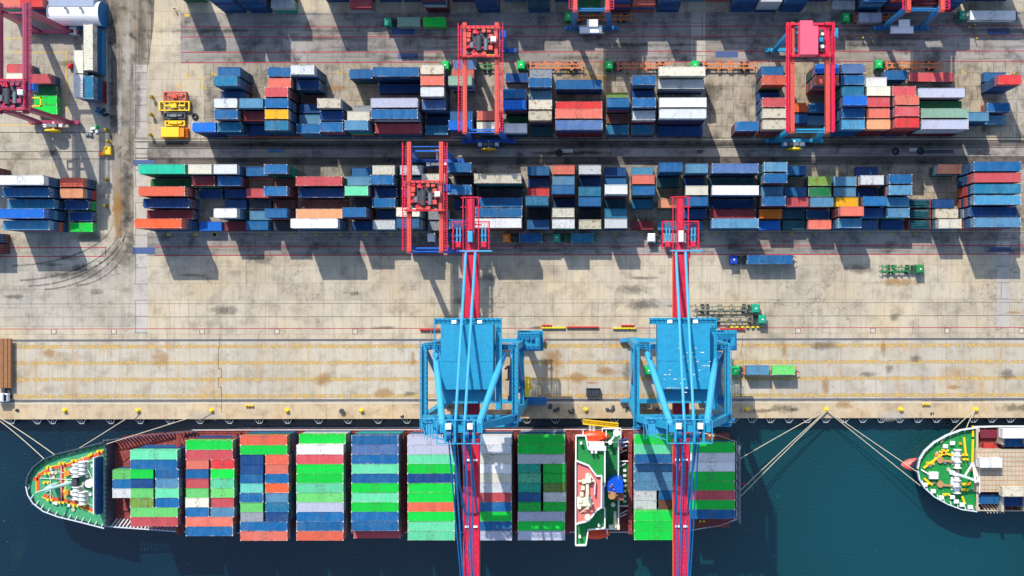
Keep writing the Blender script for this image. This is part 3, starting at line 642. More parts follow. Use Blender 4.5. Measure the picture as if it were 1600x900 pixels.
px_stack(61.5, 123, 2, 1, 'pinkred', 'rose container right of the maroon girder, just above the green ones', flip=False)
px_stack(71, 141.5, 1, 1, 'dgreen', 'green container with shade painted in, uppermost of three greens beside the maroon gantry')  # dark green puts the shade on this container into its colour
px_stack(71, 156.5, 1, 1, 'green', 'vivid green container, middle of three greens beside the maroon gantry')
px_stack(71.5, 171.3, 1, 1, 'green', 'vivid green container, lowest of three greens beside the maroon gantry')
px_stack(13, 3, 3, 1, 'salmon', 'salmon container in the top left corner of the yard')
px_stack(48, 3, 3, 1, 'red', 'bright red container above the maroon girder, left of the arched roof')
px_stack(137.5, 73.5, 3, 2, 'cream', 'long cream container standing lengthwise below the arched roof', rz=HP, under=['blue', 'lblue'], flip=False)
px_stack(122.5, 96.5, 3, 1, 'cream', 'short cream container left of the long lengthwise cream one', rz=HP, flip=False)
px_stack(122.5, 134, 3, 1, 'white', 'short white container below the cream one, by the yellow painted box', rz=HP, flip=False)
px_stack(138.5, 136, 3, 1, 'tealblue', 'rust-streaked teal-blue container standing lengthwise beside the dark road', rz=HP, under=['blue', 'maroon'], flip=False)

# ------------------------------------------------------------------ ship containers
SZ = 2.7                      # hatch level
SHY = -W(925, 761.9-.0, SZ+4*CH).y * -1
def ship_row_y(nrows, i): return SHY+((nrows-1)/2-i)*2.475
def ship_bay(bay, x0px, nrows, entries, n=4, z0=SZ, shift=0, pairs_x=None):
    for i, e in enumerate(entries):
        y = ship_row_y(nrows, i)+shift
        if not e: continue
        if isinstance(e, str): e = (e,)
        if len(e) == 1 or isinstance(e[1], int):
            nn = e[1] if len(e) > 1 else n
            xx = W(x0px, 761, z0+n*CH).x
            stack(xx+LEN[2]/2, y, nn, 2, e[0], z0, info=dict(block='ship bay', col=bay, row=i), flip=False, cast=True)
        else:
            nn = e[2] if len(e) > 2 else n
            xx = W(x0px, 761, z0+n*CH).x
            stack(xx+LEN[1]/2-.05, y, nn, 1, e[0], z0, info=dict(block='ship bay', col=bay, row=i, side='left'), flip=False, cast=True)
            stack(xx+LEN[2]-LEN[1]/2+.35, y, nn, 1, e[1], z0, info=dict(block='ship bay', col=bay, row=i, side='right'), flip=False, cast=True)
ship_bay(1, 203.5, 8, ['mint', 'blue', ('green', 'blue'), ('dblue', 'greyblue'), ('ltgreen', 'mint'), ('rustgreen', 'blue'), 'ltgreen', 'pinkred'])
ship_bay(2, 290, 10, ['green', 'pinkred', ('salmon', 'red'), ('blue', 'green'), ('pinkred', 'mint'), ('ltgreen', 'ltgreen'), ('cream', 'pinkred'), ('blue', 'greyblue'), 'salmon', 'blue'])
ship_bay(3, 375, 11, ['redorange', 'green', ('dblue', 'redorange'), ('dblue', 'salmon'), ('blue', 'blue'), ('cyan', 'orange'), ('blue', 'greyblue'), ('ltgreen', 'tealblue'), ('grey', 'dblue'), 'blue', 'salmon'])
ship_bay(4, 463, 11, [('green', 3), 'white', 'pinkred', 'green', 'green', 'mint', 'ltgreen', 'violet', 'blue', 'blue', 'redorange'])
ship_bay(5, 549, 11, ['blue', 'violetblue', 'blue', 'mint', 'blue', 'green', 'mint', 'green', 'blue', 'blue', ('pinkred', 3)])
ship_bay(6, 636.5, 11, ['violet', 'violet', 'mint', 'green', 'dblue', 'green', 'green', 'redorange', 'green', 'mint', 'mint'])
ship_bay(7, 725.5, 11, ['white', 'greywhite', 'cream', 'white', 'cream', 'greywhite', 'pinkred', 'blue', 'green', 'blue', 'violet'], 4)
ship_bay(8, 809, 11, ['green', 'green', 'greywhite', ('teal', 'green'), ('mint', 'green'), ('teal', 'rustgreen'), ('blue', 'white'), ('green', 'green'), 'violet', 'green', 'violet'], 4)
ship_bay(9, 991, 11, [('green', 4), ('mint', 4), ('blue', 4), ('greyblue', 3), ('greyblue', 3), ('greyblue', 3), ('greywhite', 'blue', 3), ('greywhite', 'brown', 3), 'green', 'green', 'green'], 4)
ship_bay(10, 1075.5, 8, ['green', 'white', 'white', 'green', 'green', 'pinkred', 'green', 'blue'], 3, shift=1.2)
for i, k in enumerate(('ltgreen', 'blue', 'greywhite')):
    p = W(193.5, 742+i*15, 8.1); stack(p.x, ship_row_y(8, 2.4+i), 2, 1, k, SZ, info=dict(label=['worn green short container at the bow end of the stow, behind the breakwater', 'blue short container at the bow end, between green and white', 'white short container nearest the bow, lowest of three'][i]), flip=False)
# the 300 that show largest become single objects, the rest join the one mesh of lower tiers
import numpy as np
def seen_area():
    items = [(c.z+CH*f, c, L, i) for i, (c, L, *_) in enumerate(DEFER) for f in (1, .75, .5, .25, 0)]
    items += [(c.z+CH*f, c, L, -2) for c, L in TIERS for f in (1, .5, 0)]
    items += [(r['o'].location.z+CH, r['o'].location, r['L'], -2) for r in ALL]
    items.sort(key=lambda t: -t[0]); buf = np.full((900, 1600), -1, np.int32)
    for z, c, L, i in items:
        k = F/(H-z); x0 = NX+(c.x-LEN[L]/2)*k; x1 = NX+(c.x+LEN[L]/2)*k; y0 = NY-(c.y+CWD/2)*k; y1 = NY-(c.y-CWD/2)*k
        a = buf[max(0, int(round(y0))):max(0, int(round(y1))), max(0, int(round(x0))):max(0, int(round(x1)))]
        a[a == -1] = i
    return np.bincount(buf[buf >= 0], minlength=len(DEFER))
ar = seen_area(); order = sorted(range(len(DEFER)), key=lambda i: -ar[i]); keep = set(order[:300-len(ALL)-24])
print('deferred', len(DEFER), 'smallest kept px', ar[order[len(keep)-1]], 'made', len(ALL))
for i, d in enumerate(DEFER):
    if i in keep: make_container(*d)
    elif ar[i] > 0: low_container(d[0], d[1], d[2], d[3]); 
    else: low_container(d[0], d[1], d[2], d[3])
# ------------------------------------------------------------------ gantry cranes of the yard
def wheels(parent, pts, r=.8, w=.55, mat=None):
    for x, y in pts:
        m = MB(); m.tube((x, y-w/2, r), (x, y+w/2, r), r, 14); m.tube((x, y-w/2-.03, r), (x, y+w/2+.03, r), r*.45, 10, 1)
        m.build('wheel', [M_black, M_castd], parent)
def trolley_open(root, ty, half, mred, z):
    f = MB()
    f.box(-half-.9, ty-3.8, z, half+.9, ty-3.3, z+.6); f.box(-half-.9, ty+3.3, z, half+.9, ty+3.8, z+.6)
    f.box(-half-.3, ty-3.8, z+.1, -half+.5, ty+3.8, z+.7); f.box(half-.5, ty-3.8, z+.1, half+.3, ty+3.8, z+.7)
    T = f.build('trolley', mred, root)
    MB().box(-half+.5, ty-3.0, z, half-.5, ty+3.2, z+.25).build('floor', M_dark, T)
    m = MB(); rr = random.Random(11)
    for q in range(16): xx = rr.uniform(-half+.6, half-1.2); yy = ty+rr.uniform(-2.9, 2.6); m.bevbox(xx, yy, z+.26, xx+rr.uniform(.3, .9), yy+rr.uniform(.3, .8), z+rr.uniform(.6, 1.3), .06)
    m.build('fittings', M_rcrim, T)
    m = MB()
    for q in range(10): a = (rr.uniform(-half, half), ty+rr.uniform(-3, 3), z+.5); m.tube(a, (a[0]+rr.uniform(-2, 2), a[1]+rr.uniform(-1.5, 1.5), z+rr.uniform(.6, 1.2)), .12, 6)
    m.build('hoses', M_castd, T)
    m = MB(); m.tube((-.3, ty-2.4, z+1.1), (-.3, ty+1.4, z+1.1), .75, 14); m.build('hoist_drum', M_dark, T)
    MB().tube((1.4, ty-2.2, z+.9), (1.4, ty+.6, z+.9), .5, 12).build('motor', M_castd, T); MB().tube((-2.0, ty-1.6, z+.8), (-2.0, ty-.2, z+.8), .55, 12).build('motor', M_castd, T)
    m = MB()
    for x, y, sx, sy, h in ((2.6, 1.2, 1, 1.1, 1.2), (2.6, -1.6, 1.1, 1.1, 1.0), (-2.8, 1.6, 1.1, 1.3, .9), (-.3, -3.0, 3.6, .9, .8), (2.2, 2.5, 1.0, .7, 1), (-1.4, 2.3, .9, .7, .8)):
        m.bevbox(x-sx/2, ty+y-sy/2, z+.25, x+sx/2, ty+y+sy/2, z+.25+h, .08)
    for x, y in ((-2.9, .3), (3.0, -.2), (.9, 2.6)): m.tube((x, ty+y, z+.3), (x, ty+y, z+1.3), .5, 12)
    m.build('gearbox', mred, T)
    m = MB(); m.bevbox(2.7, ty-.3, z+.7, 4.0, ty+1.0, z+2.3, .1); m.build('electrical_cabinet', M_white, T)
    m = MB(); m.rail([(-half-.8, ty-3.7, z+.6), (half+.8, ty-3.7, z+.6), (half+.8, ty+3.7, z+.6), (-half-.8, ty+3.7, z+.6), (-half-.8, ty-3.7, z+.6)], 1.1, .06, 1.2); m.build('railing', M_rcrim, T)
    m = MB(); m.bevbox(half+.7, ty+1.2, z-2.4, half+2.3, ty+3.0, z-.1, .2); m.build('operator_cab', M_rblue, T)
    m = MB()
    m.box(-3, ty-1.2, 14.5, 3, ty-.9, 15.0); m.box(-3, ty+.9, 14.5, 3, ty+1.2, 15.0); m.box(-3, ty-1.2, 14.5, -2.7, ty+1.2, 15); m.box(2.7, ty-1.2, 14.5, 3, ty+1.2, 15)
    for sx in (-1.5, 1.5):
        for sy in (-.8, .8): m.bar((sx, ty+sy, 15), (sx*.6, ty+sy, z), .06)
    m.build('spreader', M_yel, T)
    return T
def gantry(px, py, label, half=4.0, girder=None, walk=None, leg=None, ty=-2, reel=-1, box=None, group='rubber-tyred gantry cranes over the stacks', gz=24.0, cabin=False, legw=1.5, disc=True):
    p = W(px, py); root = empty('gantry_crane', (p.x, p.y, 0), label, 'gantry crane', group)
    girder = girder or M_rred; walk = walk or M_rcrim; leg = leg or M_rblue; YH = 12.2
    for s in (-1, 1):
        m = MB(); m.box(s*half-.5, -YH-1.0, gz-1.7, s*half+.5, YH+2.0, gz); m.box(s*half-.12, -YH-.9, gz, s*half+.12, YH+1.9, gz+.12)
        m.tube((s*half, -YH-1.3, gz-.8), (s*half, -YH-1.0, gz-.8), .7, 10)
        g = m.build('girder', girder, root)
        xo = s*(half+1.15); m = MB()
        m.box(xo-.42, -YH-.8, gz-.5, xo-.34, YH+1.8, gz-.35); m.box(xo+.34, -YH-.8, gz-.5, xo+.42, YH+1.8, gz-.35)
        for i in range(40):
            y = -YH-.6+i*.66; m.box(xo-.35, y, gz-.48, xo+.35, y+.16, gz-.4)
        m.rail([(xo+s*.4, -YH-.8, gz-.4), (xo+s*.4, YH+1.8, gz-.4)], 1.1, .05, 1.6)
        m.build('walkway', walk, g)
        for e in (-1, 1):
            m = MB(); m.bar((s*half, e*YH, gz-1.5), (s*(half+.9), e*YH, 2.1), legw, .95, taper=.75); m.build('leg', leg, root)
    for e in (-1, 1):
        m = MB(); m.box(-half-2.1, e*YH-.45, 1.5, half+2.1, e*YH+.45, 2.4); sill = m.build('sill_beam', leg, root)
        MB().bar((-half, e*YH, gz-2.6), (half, e*YH, gz-2.6), .4, .5).build('tie_beam', leg, root); MB().bar((-half, e*YH+.9*e, gz-1), (half, e*YH+.9*e, gz-1), .22).build('tie_rod', leg, root)
        for s in (-1, 1):
            m = MB(); m.bevbox(s*(half+1.3)-1.5, e*YH-.5, .95, s*(half+1.3)+1.5, e*YH+.5, 1.5, .15); m.tube((s*(half+2.9), e*YH, 1.2), (s*(half+2.9), e*YH, 2.3), .6, 10)
            bg_ = m.build('bogie', leg, root)
            wheels(bg_, [(s*(half+1.3)-1.1, e*YH), (s*(half+1.3)+1.1, e*YH)], .8)
    m = MB(); m.rail([(-half-1, reel*YH, 2.4), (half+1, reel*YH, 2.4)], 1.1, .05, 1.2)
    m.box(-half+1, reel*YH-1.7, 1.4, half-1.2, reel*YH-.46, 1.5); m.build('service_platform', leg, root)
    m = MB(); m.bevbox(-1.6, reel*YH-1.5, 1.5, 1.2, reel*YH-.5, 3.1, .1); m.build('power_cabinet', M_castd, root)
    m = MB(); m.bevbox(1.6, reel*YH-1.4, 1.5, 2.6, reel*YH-.5, 2.9, .1); m.box(-2.9, reel*YH-1.4, 1.5, -1.9, reel*YH-.5, 2.5); m.build('power_cabinet', M_white, root)
    if disc:
        yr = reel*YH+(-2.4 if reel < 0 else 2.4)
        m = MB(); m.tube((0, yr-.22, 2.6), (0, yr+.22, 2.6), 2.05, 28); m.tube((0, yr-.4, 2.6), (0, yr+.4, 2.6), .5, 12); m.build('cable_reel', M_yel, root)
        m = MB(); m.bar((0, reel*YH, 2.2), (0, yr, 2.5), .5); m.build('reel_arm', M_white, root)
    else:
        m = MB(); m.bevbox(-3.2, reel*YH-1.7, 2.4, 2.9, reel*YH+.3, 3.4, .1); m.bevbox(-1.2, reel*YH-.2, 3.4, 1.8, reel*YH+1.8, 4.0, .1); m.build('generator_cover', M_white, root)
    if cabin:
        m = MB(); m.box(-half-.9, ty-4.2, gz+.1, half+.9, ty-3.7, gz+.8); m.box(-half-.9, ty+3.7, gz+.1, half+.9, ty+4.2, gz+.8); m.box(1.2, ty-3.7, gz+.1, half+.4, ty+3.7, gz+.3)
        T = m.build('trolley', M_rcrim, root)
        m = MB(); m.prism([(-3.2, ty-4.3), (1.2, ty-4.3), (1.2, ty+2.7), (-.1, ty+2.7), (-.1, ty+4.0), (-3.2, ty+4.0)], gz+.85, gz+3.9); m.build('machinery_cabin', M_rpink, T)
        m = MB()
        for yy in (-1.8, .5): m.tube((2.6, ty+yy, gz+.3), (2.6, ty+yy, gz+1.6), .8, 14)
        m.tube((2.6, ty-3, gz+.9), (2.6, ty+2.5, gz+.9), .6, 12); m.build('hoist_drum', M_dark, T)
        m = MB(); m.bevbox(1.7, ty-.9, gz+.3, 2.9, ty+.2, gz+2.2, .2); m.build('hydraulic_unit', M_cblue, T)
        m = MB(); m.tube((2.7, ty-1.9, gz+1.6), (2.7, ty-1.9, gz+1.9), .45, 12); m.tube((2.7, ty+1.2, gz+1.6), (2.7, ty+1.2, gz+1.9), .4, 12); m.build('fan', M_cast, T)
        m = MB(); m.rail([(half-1, ty+4, gz+.7), (half+.8, ty+4, gz+.7), (half+.8, ty-4, gz+.7), (-half-.8, ty-4, gz+.7), (-half-.8, ty+4, gz+.7)], 1.1, .06, 1.2); m.build('railing', M_rcrim, T)
        m = MB(); m.bevbox(half+.9, ty+.6, gz-2.6, half+2.7, ty+3.2, gz-.2, .2); m.bevbox(half+1.3, ty+.9, gz-.2, half+2.1, ty+2.0, gz+.3, .1); m.build('operator_cab', M_cblue, T)
        for s in (-1, 1):
            m = MB(); m.box(s*(half+1.2)-.28, -YH-1, gz-1.2, s*(half+1.2)+.28, YH+2, gz-.1); m.build('side_girder', M_rcrim, root)
    else: trolley_open(root, ty, half, girder if girder is not M_rred else M_rred, gz+.1)
    return root
gantry(765, 151.5, 'orange-red gantry crane over the upper block, centre left, open machinery at its top end', ty=9.2)
gantry(1238.7, 151, 'red gantry crane with pink machinery cabin over the upper block, right', half=4.4, ty=9.6, cabin=True, leg=M_cblue, girder=M_rred)
gantry(685, 323, 'orange-red gantry crane over the lower block beside the ship-to-shore boom', ty=.6, reel=1)
gantry(90, 122.5, 'maroon gantry crane in the top left corner of the yard', half=3.3, girder=M_maroon, walk=M_maroon, leg=M_maroon, legw=2.3, ty=-9, reel=-1)
gantry(924, -24, 'blue-legged gantry at the top edge with orange girder ends, centre', leg=M_cdkblue, ty=3, disc=False)
gantry(1405, -24, 'blue-legged gantry at the top edge, right, red girder ends', half=4.2, leg=M_cdkblue, walk=M_rcrim, ty=3, disc=False)

# ------------------------------------------------------------------ ship-to-shore cranes
def sts(px, label):
    p = W(px, 578); p = W(925, 578); x = W(px, 578).x
    root = empty('quay_crane', (x, p.y, 0), label, 'quay crane', 'ship-to-shore quay cranes'); LX = 10.4; Y1 = 8.15; B = M_cblue
    def P(m, name, mat, par=None, lab=None): return m.build(name, mat, par or root, label=lab)
    for s in (-1, 1):
        for e in (-1, 1):
            P(MB().bar((s*LX, e*Y1, 2.6), (s*LX, e*Y1, 44.3), 1.5, 1.5), 'leg', B)
            # bogies with wheels reaching past the legs
            m = MB(); OX = s*LX+1.1; m.bevbox(OX-1.6, e*Y1-.7, 1.2, OX+1.2, e*Y1+.7, 2.6, .2)
            for k in (-1.6, 1.6):
                m.prism([(OX+k-2.2, e*Y1-.5), (OX+k+2.2, e*Y1-.5), (OX+k+2.2, e*Y1+.5), (OX+k-2.2, e*Y1+.5)], .9, 1.9)
            m.bar((OX-2.6, e*Y1, 2.2), (OX+2.6, e*Y1, 2.2), .9, .8)
            bo = P(m, 'bogie', B); 
            for k in (-3, -2, -1, 1, 2, 3):
                MB().tube((OX+k, e*Y1-.25, .5), (OX+k, e*Y1+.25, .5), .42, 12).build('wheel', M_cred, bo)
            MB().tube((OX+s*3.6, e*Y1, 1.2), (OX+s*4.1, e*Y1, 1.2), .35, 10).build('buffer', M_rcrim, bo)
        P(MB().box(s*LX-.6, -Y1, 43.3, s*LX+.6, Y1, 44.9), 'portal_beam', B)
        P(MB().box(s*LX-.5, -Y1, 17, s*LX+.5, Y1, 18.4), 'portal_beam', B)
        P(MB().tube((s*LX, Y1-.5, 43.3), (s*LX*.98, -Y1+.6, 4), .55, 10), 'diagonal_brace', M_cdkblue)
        P(MB().tube((s*7.9, Y1-1.5, 44.3), (s*3.7, -Y1-.3, 63), .75, 12), 'back_leg', M_cblue2)
        P(MB().bar((s*LX, -Y1, 44.3), (s*3.8, -Y1, 62.5), 1.7, 1.6, taper=.8), 'frame_leg', B)
    for e in (-1, 1):
        P(MB().box(-LX, e*Y1-.6, 43, LX, e*Y1+.6, 44.6), 'cross_beam', B)
        P(MB().box(-LX, e*Y1-.5, 3.1, LX, e*Y1+.5, 4.1), 'sill_beam', B)
    # apex frame with sheaves and platforms
    m = MB(); m.box(-4.6, -Y1-1.2, 62, 4.6, -Y1+.4, 63.4); m.box(-3.9, -Y1-2.6, 60.8, 3.9, -Y1-2.0, 61.6)
    for sx in (-3, -1, 1, 3): m.box(sx-.25, -Y1-3.2, 61.5, sx+.25, -Y1+1.4, 64.4)
    ap = P(m, 'apex_frame', B)
    m = MB()
    for sx in (-1.9, 1.9):
        for k in (0, .5, 1): m.tube((sx-.6+k*.6-.1, -Y1-1.6, 64), (sx-.6+k*.6+.1, -Y1-1.6, 64), 1.0, 16)
    m.build('sheave', M_cdkblue, ap)
    m = MB(); m.bevbox(-2.9, -Y1-.4, 63.4, -1.7, -Y1+.9, 65, .1); m.bevbox(1.7, -Y1-.4, 63.4, 2.9, -Y1+.9, 65, .1); m.build('hoist_box', M_cast, ap)
    m = MB(); m.rail([(-4.8, -Y1-3.4, 63.4), (4.8, -Y1-3.4, 63.4), (4.8, -Y1+1.6, 63.4), (-4.8, -Y1+1.6, 63.4), (-4.8, -Y1-3.4, 63.4)], 1.1, .07, 1.1); m.build('railing', M_cblue2, ap)
    m = MB(); m.box(-8.4, -10.6, 55.6, -4.2, -7.0, 55.8); m.rail([(-8.4, -10.6, 55.8), (-4.2, -11.8, 55.8), (-4.2, -7.0, 55.8), (-9.4, -7.0, 55.8), (-8.4, -10.6, 55.8)], 1.2, .08, .9)
    for i in range(9): m.box(-9.4+i*.62, -11.7, 55.81, -9.3+i*.62, -8.2, 56)
    P(m, 'maintenance_platform', M_cblue2)
    m = MB(); m.box(-11.2, -Y1-1.9, 44.9, -6.5, -Y1-.9, 45.1); m.rail([(-11.2, -Y1-1.9, 45.1), (11.2, -Y1-1.9, 45.1), (11.2, Y1+1.5, 45.1)], 1.1, .07, 1.4)
    m.box(-11.2, -Y1-1.9, 45, 11.2, -Y1-1.0, 45.08); m.rail([(-11.2, -Y1-1.9, 45.1), (-11.2, Y1+1.5, 45.1)], 1.1, .07, 1.4)
    for q in range(9):
        xx = -LX-1+q*.9; m.bevbox(xx, -Y1-2.6+(q % 3)*.5, 45.1, xx+.6, -Y1-2.0+(q % 3)*.5, 46, .1)
    P(m, 'walkway', B)
    rr = random.Random(5); m = MB()
    for q in range(26):
        xx = rr.uniform(-11.5, -5) if q < 16 else rr.uniform(5, 11.5); yy = -Y1+rr.uniform(-2.6, .8); zz = 45.2+max(0, (11-abs(xx)))*1.6
        m.bevbox(xx, yy, zz, xx+rr.uniform(.3, 1.1), yy+rr.uniform(.3, .8), zz+rr.uniform(.4, 1.2), .06)
    P(m, 'machinery_fittings', M_cdkblue)
    for sx in (-1, 1):
        m = MB(); m.rail([(sx*LX-.5, -Y1, 44.9), (sx*LX-.5, Y1, 44.9)], 1.1, .06, 1.1); m.rail([(sx*LX+.5, -Y1, 44.9), (sx*LX+.5, Y1, 44.9)], 1.1, .06, 1.1); P(m, 'beam_railing', B)
        m = MB(); m.tube((sx*LX*.98, -Y1+.3, 4.5), (sx*LX*.98, Y1*.1, 11), .35, 8); P(m, 'knee_brace', B)
    for e in (-1, 1):
        m = MB()
        for q in range(12): xx = -LX+.8+q*1.75; m.bevbox(xx, e*Y1-.5-(.6 if q % 2 else 0), 44.6, xx+.7, e*Y1+.3, 45.2, .06)
        m.rail([(-LX, e*Y1+e*.9, 44.6), (LX, e*Y1+e*.9, 44.6)], 1.1, .06, 1.1); P(m, 'beam_fittings', M_cdkblue)
    # boom
    m = MB(); m.box(-1.85, -64, 39.9, 1.85, 30.7, 41.6); m.box(-1.85, -64, 41.6, -1.5, 30.7, 41.9); m.box(1.5, -64, 41.6, 1.85, 30.7, 41.9); m.box(-.25, -8, 41.6, .25, 30.7, 41.64)
    for y in range(-60, 30, 5): m.box(-1.5, y, 41.6, 1.5, y+.12, 41.68)
    boom = P(m, 'boom', M_cred)
    m = MB(); m.box(-1.97, -64, 40.6, -1.852, 30.5, 41.2); m.box(1.852, -64, 40.6, 1.97, 30.5, 41.2); m.build('trolley_rail', M_orange, boom)
    m = MB()
    for y in (-18.5, -34, -50): m.box(-1.4, y, 41.92, -.3, y+.45, 42.2); m.box(.5, y, 41.92, 1.5, y+.45, 42.2)
    m.build('tie_plate', M_white, boom)
    m = MB(); m.box(-.8, 30.7, 40.3, .8, 42.6, 41.5); m.rail([(-1.8, 30.7, 40.5), (-1.8, 43, 40.5), (1.8, 43, 40.5), (1.8, 30.7, 40.5)], 1.2, .09, 1.1)
    m.rail([(-1.1, 30.7, 40.6), (-1.1, 42.6, 40.6)], 1.1, .06, 1.2)
    for y in (36.5, 40.6, 42.8): m.box(-2.4, y, 40.9, 2.4, y+.25, 41.15)
    m.box(-.45, 35.4, 41.5, .45, 42.6, 41.9); m.build('boom_tail', M_cred, boom)
    m = MB(); m.box(-4.3, 30.7, 40.2, -4.1, 37.4, 40.5); m.box(4.1, 30.7, 40.2, 4.3, 37.4, 40.5); m.box(-4.3, 37.2, 40.2, 4.3, 37.4, 40.5)
    m.rail([(-4.2, 30.8, 40.5), (-4.2, 37.3, 40.5), (4.2, 37.3, 40.5), (4.2, 30.8, 40.5)], 1.1, .08, 1.2)
    for i in range(14): m.box(-4.1, 31+i*.45, 40.25, 4.1, 31.06+i*.45, 40.3)
    for i in range(12): m.box(-4+i*.7, 30.9, 40.22, -3.94+i*.7, 37.1, 40.27)
    m.build('tail_platform', M_rcrim, boom)
    m = MB()
    for sx in (-2.95, 2.95):
        for k in (-.33, .42): m.tube((sx+k, 32.6, 41), (sx+k, 35.9, 41), .2, 8); m.tube((sx+k, 33.8, 41.05), (sx+k, 34.3, 41.05), .33, 8)
    m.build('rope_tensioner', M_cblue2, boom)
    m = MB()
    for sx in (-2.95, 2.95): m.bevbox(sx-.65, 31.2, 40.5, sx+.65, 32.6, 41.4, .15); m.bar((sx-.4, 30.2, 40.7), (sx-.4, 32, 40.7), .1); m.bar((sx+.4, 30.2, 40.7), (sx+.4, 32, 40.7), .1)
    m.build('winch', M_cred, boom)
    m = MB(); m.bevbox(-.55, 32.4, 41.5, .55, 35, 43.2, .12); m.build('operator_cab', M_white if px > 900 else M_cblue2, boom)
    P(MB().bar((-2.5, 30.4, 42.2), (5, 30.4, 42.2), .32), 'festoon_bar', M_cblue2)
    for s in (-1, 1):
        P(MB().tube((s*1.0, -Y1, 63.6), (s*1.1, 30, 42), .32, 8), 'backstay', M_cblue2)
        P(MB().tube((s*1.15-.15, -Y1-1.6, 63.6), (s*1.0, -60, 42), .22, 8), 'forestay', M_cdkblue)
        P(MB().tube((s*1.9-.2, -Y1-1.6, 63.6), (s*1.4, -30.5, 42), .26, 8), 'forestay', M_cdkblue)
        P(MB().tube((s*2.4-.2, -Y1-1.6, 62.8), (s*1.0, -62, 42.1), .16, 6), 'hoist_rope', M_cdkblue)
        P(MB().tube((s*.5-.2, -Y1-1.6, 63.2), (s*.4, -56, 42.1), .12, 6), 'hoist_rope', M_cdkblue)
    # machinery house
    m = MB(); m.box(-5.9, -1.2, 43.8, 5.9, 13.4, 50)
    for i in range(32): m.box(-5.85+i*.37, -1.15, 50, -5.85+i*.37+.08, 13.35, 50.06)
    m.box(-5.9, 5.2, 50, 5.9, 5.32, 50.1)
    hs_ = P(m, 'machinery_house', B)
    rr = random.Random(int(px)); m = MB()
    if px > 900:
        for q in range(46):
            xx = rr.uniform(-1.5, 5.6) if q < 26 else rr.uniform(-4.6, .4); yy = rr.uniform(1, 9) if q < 26 else rr.uniform(-1.8, 3.4); yy = round(yy/1.0)*1.0
            m.box(xx, yy, 50.07, xx+rr.uniform(.15, .9), yy+rr.uniform(.08, .22), 50.09)
        m.build('peeled_paint', M_cast, hs_)['kind'] = 'stuff'
    m = MB(); m.box(-5.8, -4.6, 43.8, 5.8, -1.22, 47)
    for i in range(16): m.box(-5.7+i*.73, -4.5, 47, -5.6+i*.73, -1.3, 47.1)
    m.build('annex', B, hs_)
    m = MB()
    for sx in (-3.6, 2.2): m.bevbox(sx, 13.6, 47.6, sx+1.1, 14.4, 49, .08)
    m.build('ventilator', M_white, hs_)
    m = MB()
    for sx in (-3.2, 2.9): m.bevbox(sx-.3, -2.0, 47.1, sx+.3, -1.5, 47.8, .08)
    m.build('roof_lamp', M_castd, hs_)
    m = MB(); m.box(-7.6, 13.42, 46.7, 7.6, 14.8, 46.8); m.box(6.22, -6, 46.7, 7.6, 13.4, 46.8)
    m.rail([(-7.6, 6, 46.8), (-7.6, 14.8, 46.8), (7.6, 14.8, 46.8), (7.6, -6, 46.8)], 1.2, .08, 1.0); m.rail([(-7.3, 13.6, 47.4), (7.3, 13.6, 47.4)], 1.2, .06, .8)
    for i in range(16): m.box(6.25, -5.8+i*1.2, 46.81, 7.5, -5.6+i*1.2, 46.85)
    m.build('walkway', B, hs_)
    # stair down the right side, electrical house, cable reel
    m = MB()
    for k in range(6):
        y0, y1 = (6, -4) if k % 2 else (-4, 6); z0 = 8+k*5.6
        m.bar((9.2, y0, z0), (9.2, y1, z0+5.6), .9, .12); m.rail([(9.7, y0, z0), (9.7, y1, z0+5.6)], 1, .05, 2)
        m.box(8.6, y1-.6, z0+5.5, 10.2, y1+.6, z0+5.6)
    P(m, 'stairway', M_cdkblue)
    m = MB(); m.bevbox(9.7, 6.6, 19, 15.2, 10.8, 23, .25); m.rail([(9.4, 6.2, 19), (15.8, 6.2, 19), (15.8, 11.2, 19), (9.4, 11.2, 19)], 1.1, .06, 1)
    for i in range(7): m.box(9.9+i*.76, 6.8, 23, 10.2+i*.76, 10.6, 23.15)
    m.box(9.4, 6.2, 18.6, 15.8, 11.2, 19); P(m, 'electrical_house', B)
    m = MB()
    for q in range(9): xx = 9.6+(q % 5)*1.15; yy = 6.7+(q//5)*2.2; m.bevbox(xx, yy, 23.16, xx+.7, yy+.9, 23.6+.2*(q % 3), .06)
    m.rail([(9.7, 6.6, 23), (15.2, 6.6, 23), (15.2, 10.8, 23), (9.7, 10.8, 23), (9.7, 6.6, 23)], 1, .05, .8); P(m, 'roof_fittings', M_cdkblue)
    m = MB(); m.tube((12.2, -3.2, 17), (11.2, -3.2, 17), 2.65, 30); m.tube((12, -3.2, 17), (12.8, -3.2, 17), .6, 12); P(m, 'cable_reel', M_yel)
    m = MB(); m.bar((10.4, -3.2, 17.6), (12.3, -3.2, 17), .7); m.bevbox(10.4, -8.9, 4.1, 16, -6.9, 4.9, .1); m.rail([(10.4, -9.2, 4.3), (16.2, -9.2, 4.3), (16.2, -6.8, 4.3)], 1.1, .06, 1.1)
    P(m, 'lower_platform', M_cdkblue)
    # cargo trolley and spreader beneath the boom
    m = MB(); m.box(-3.4, -30, 25.3, 3.4, -25, 26.2); m.bevbox(-1.5, -24.8, 22.8, 1.2, -22.8, 25.2, .2)
    if px > 900: pass
    return root
sts(762.2, 'tall blue quay crane with crimson boom, left one, over the white containers')
sts(1044.7, 'tall blue quay crane with crimson boom, right one, near the ship stern')

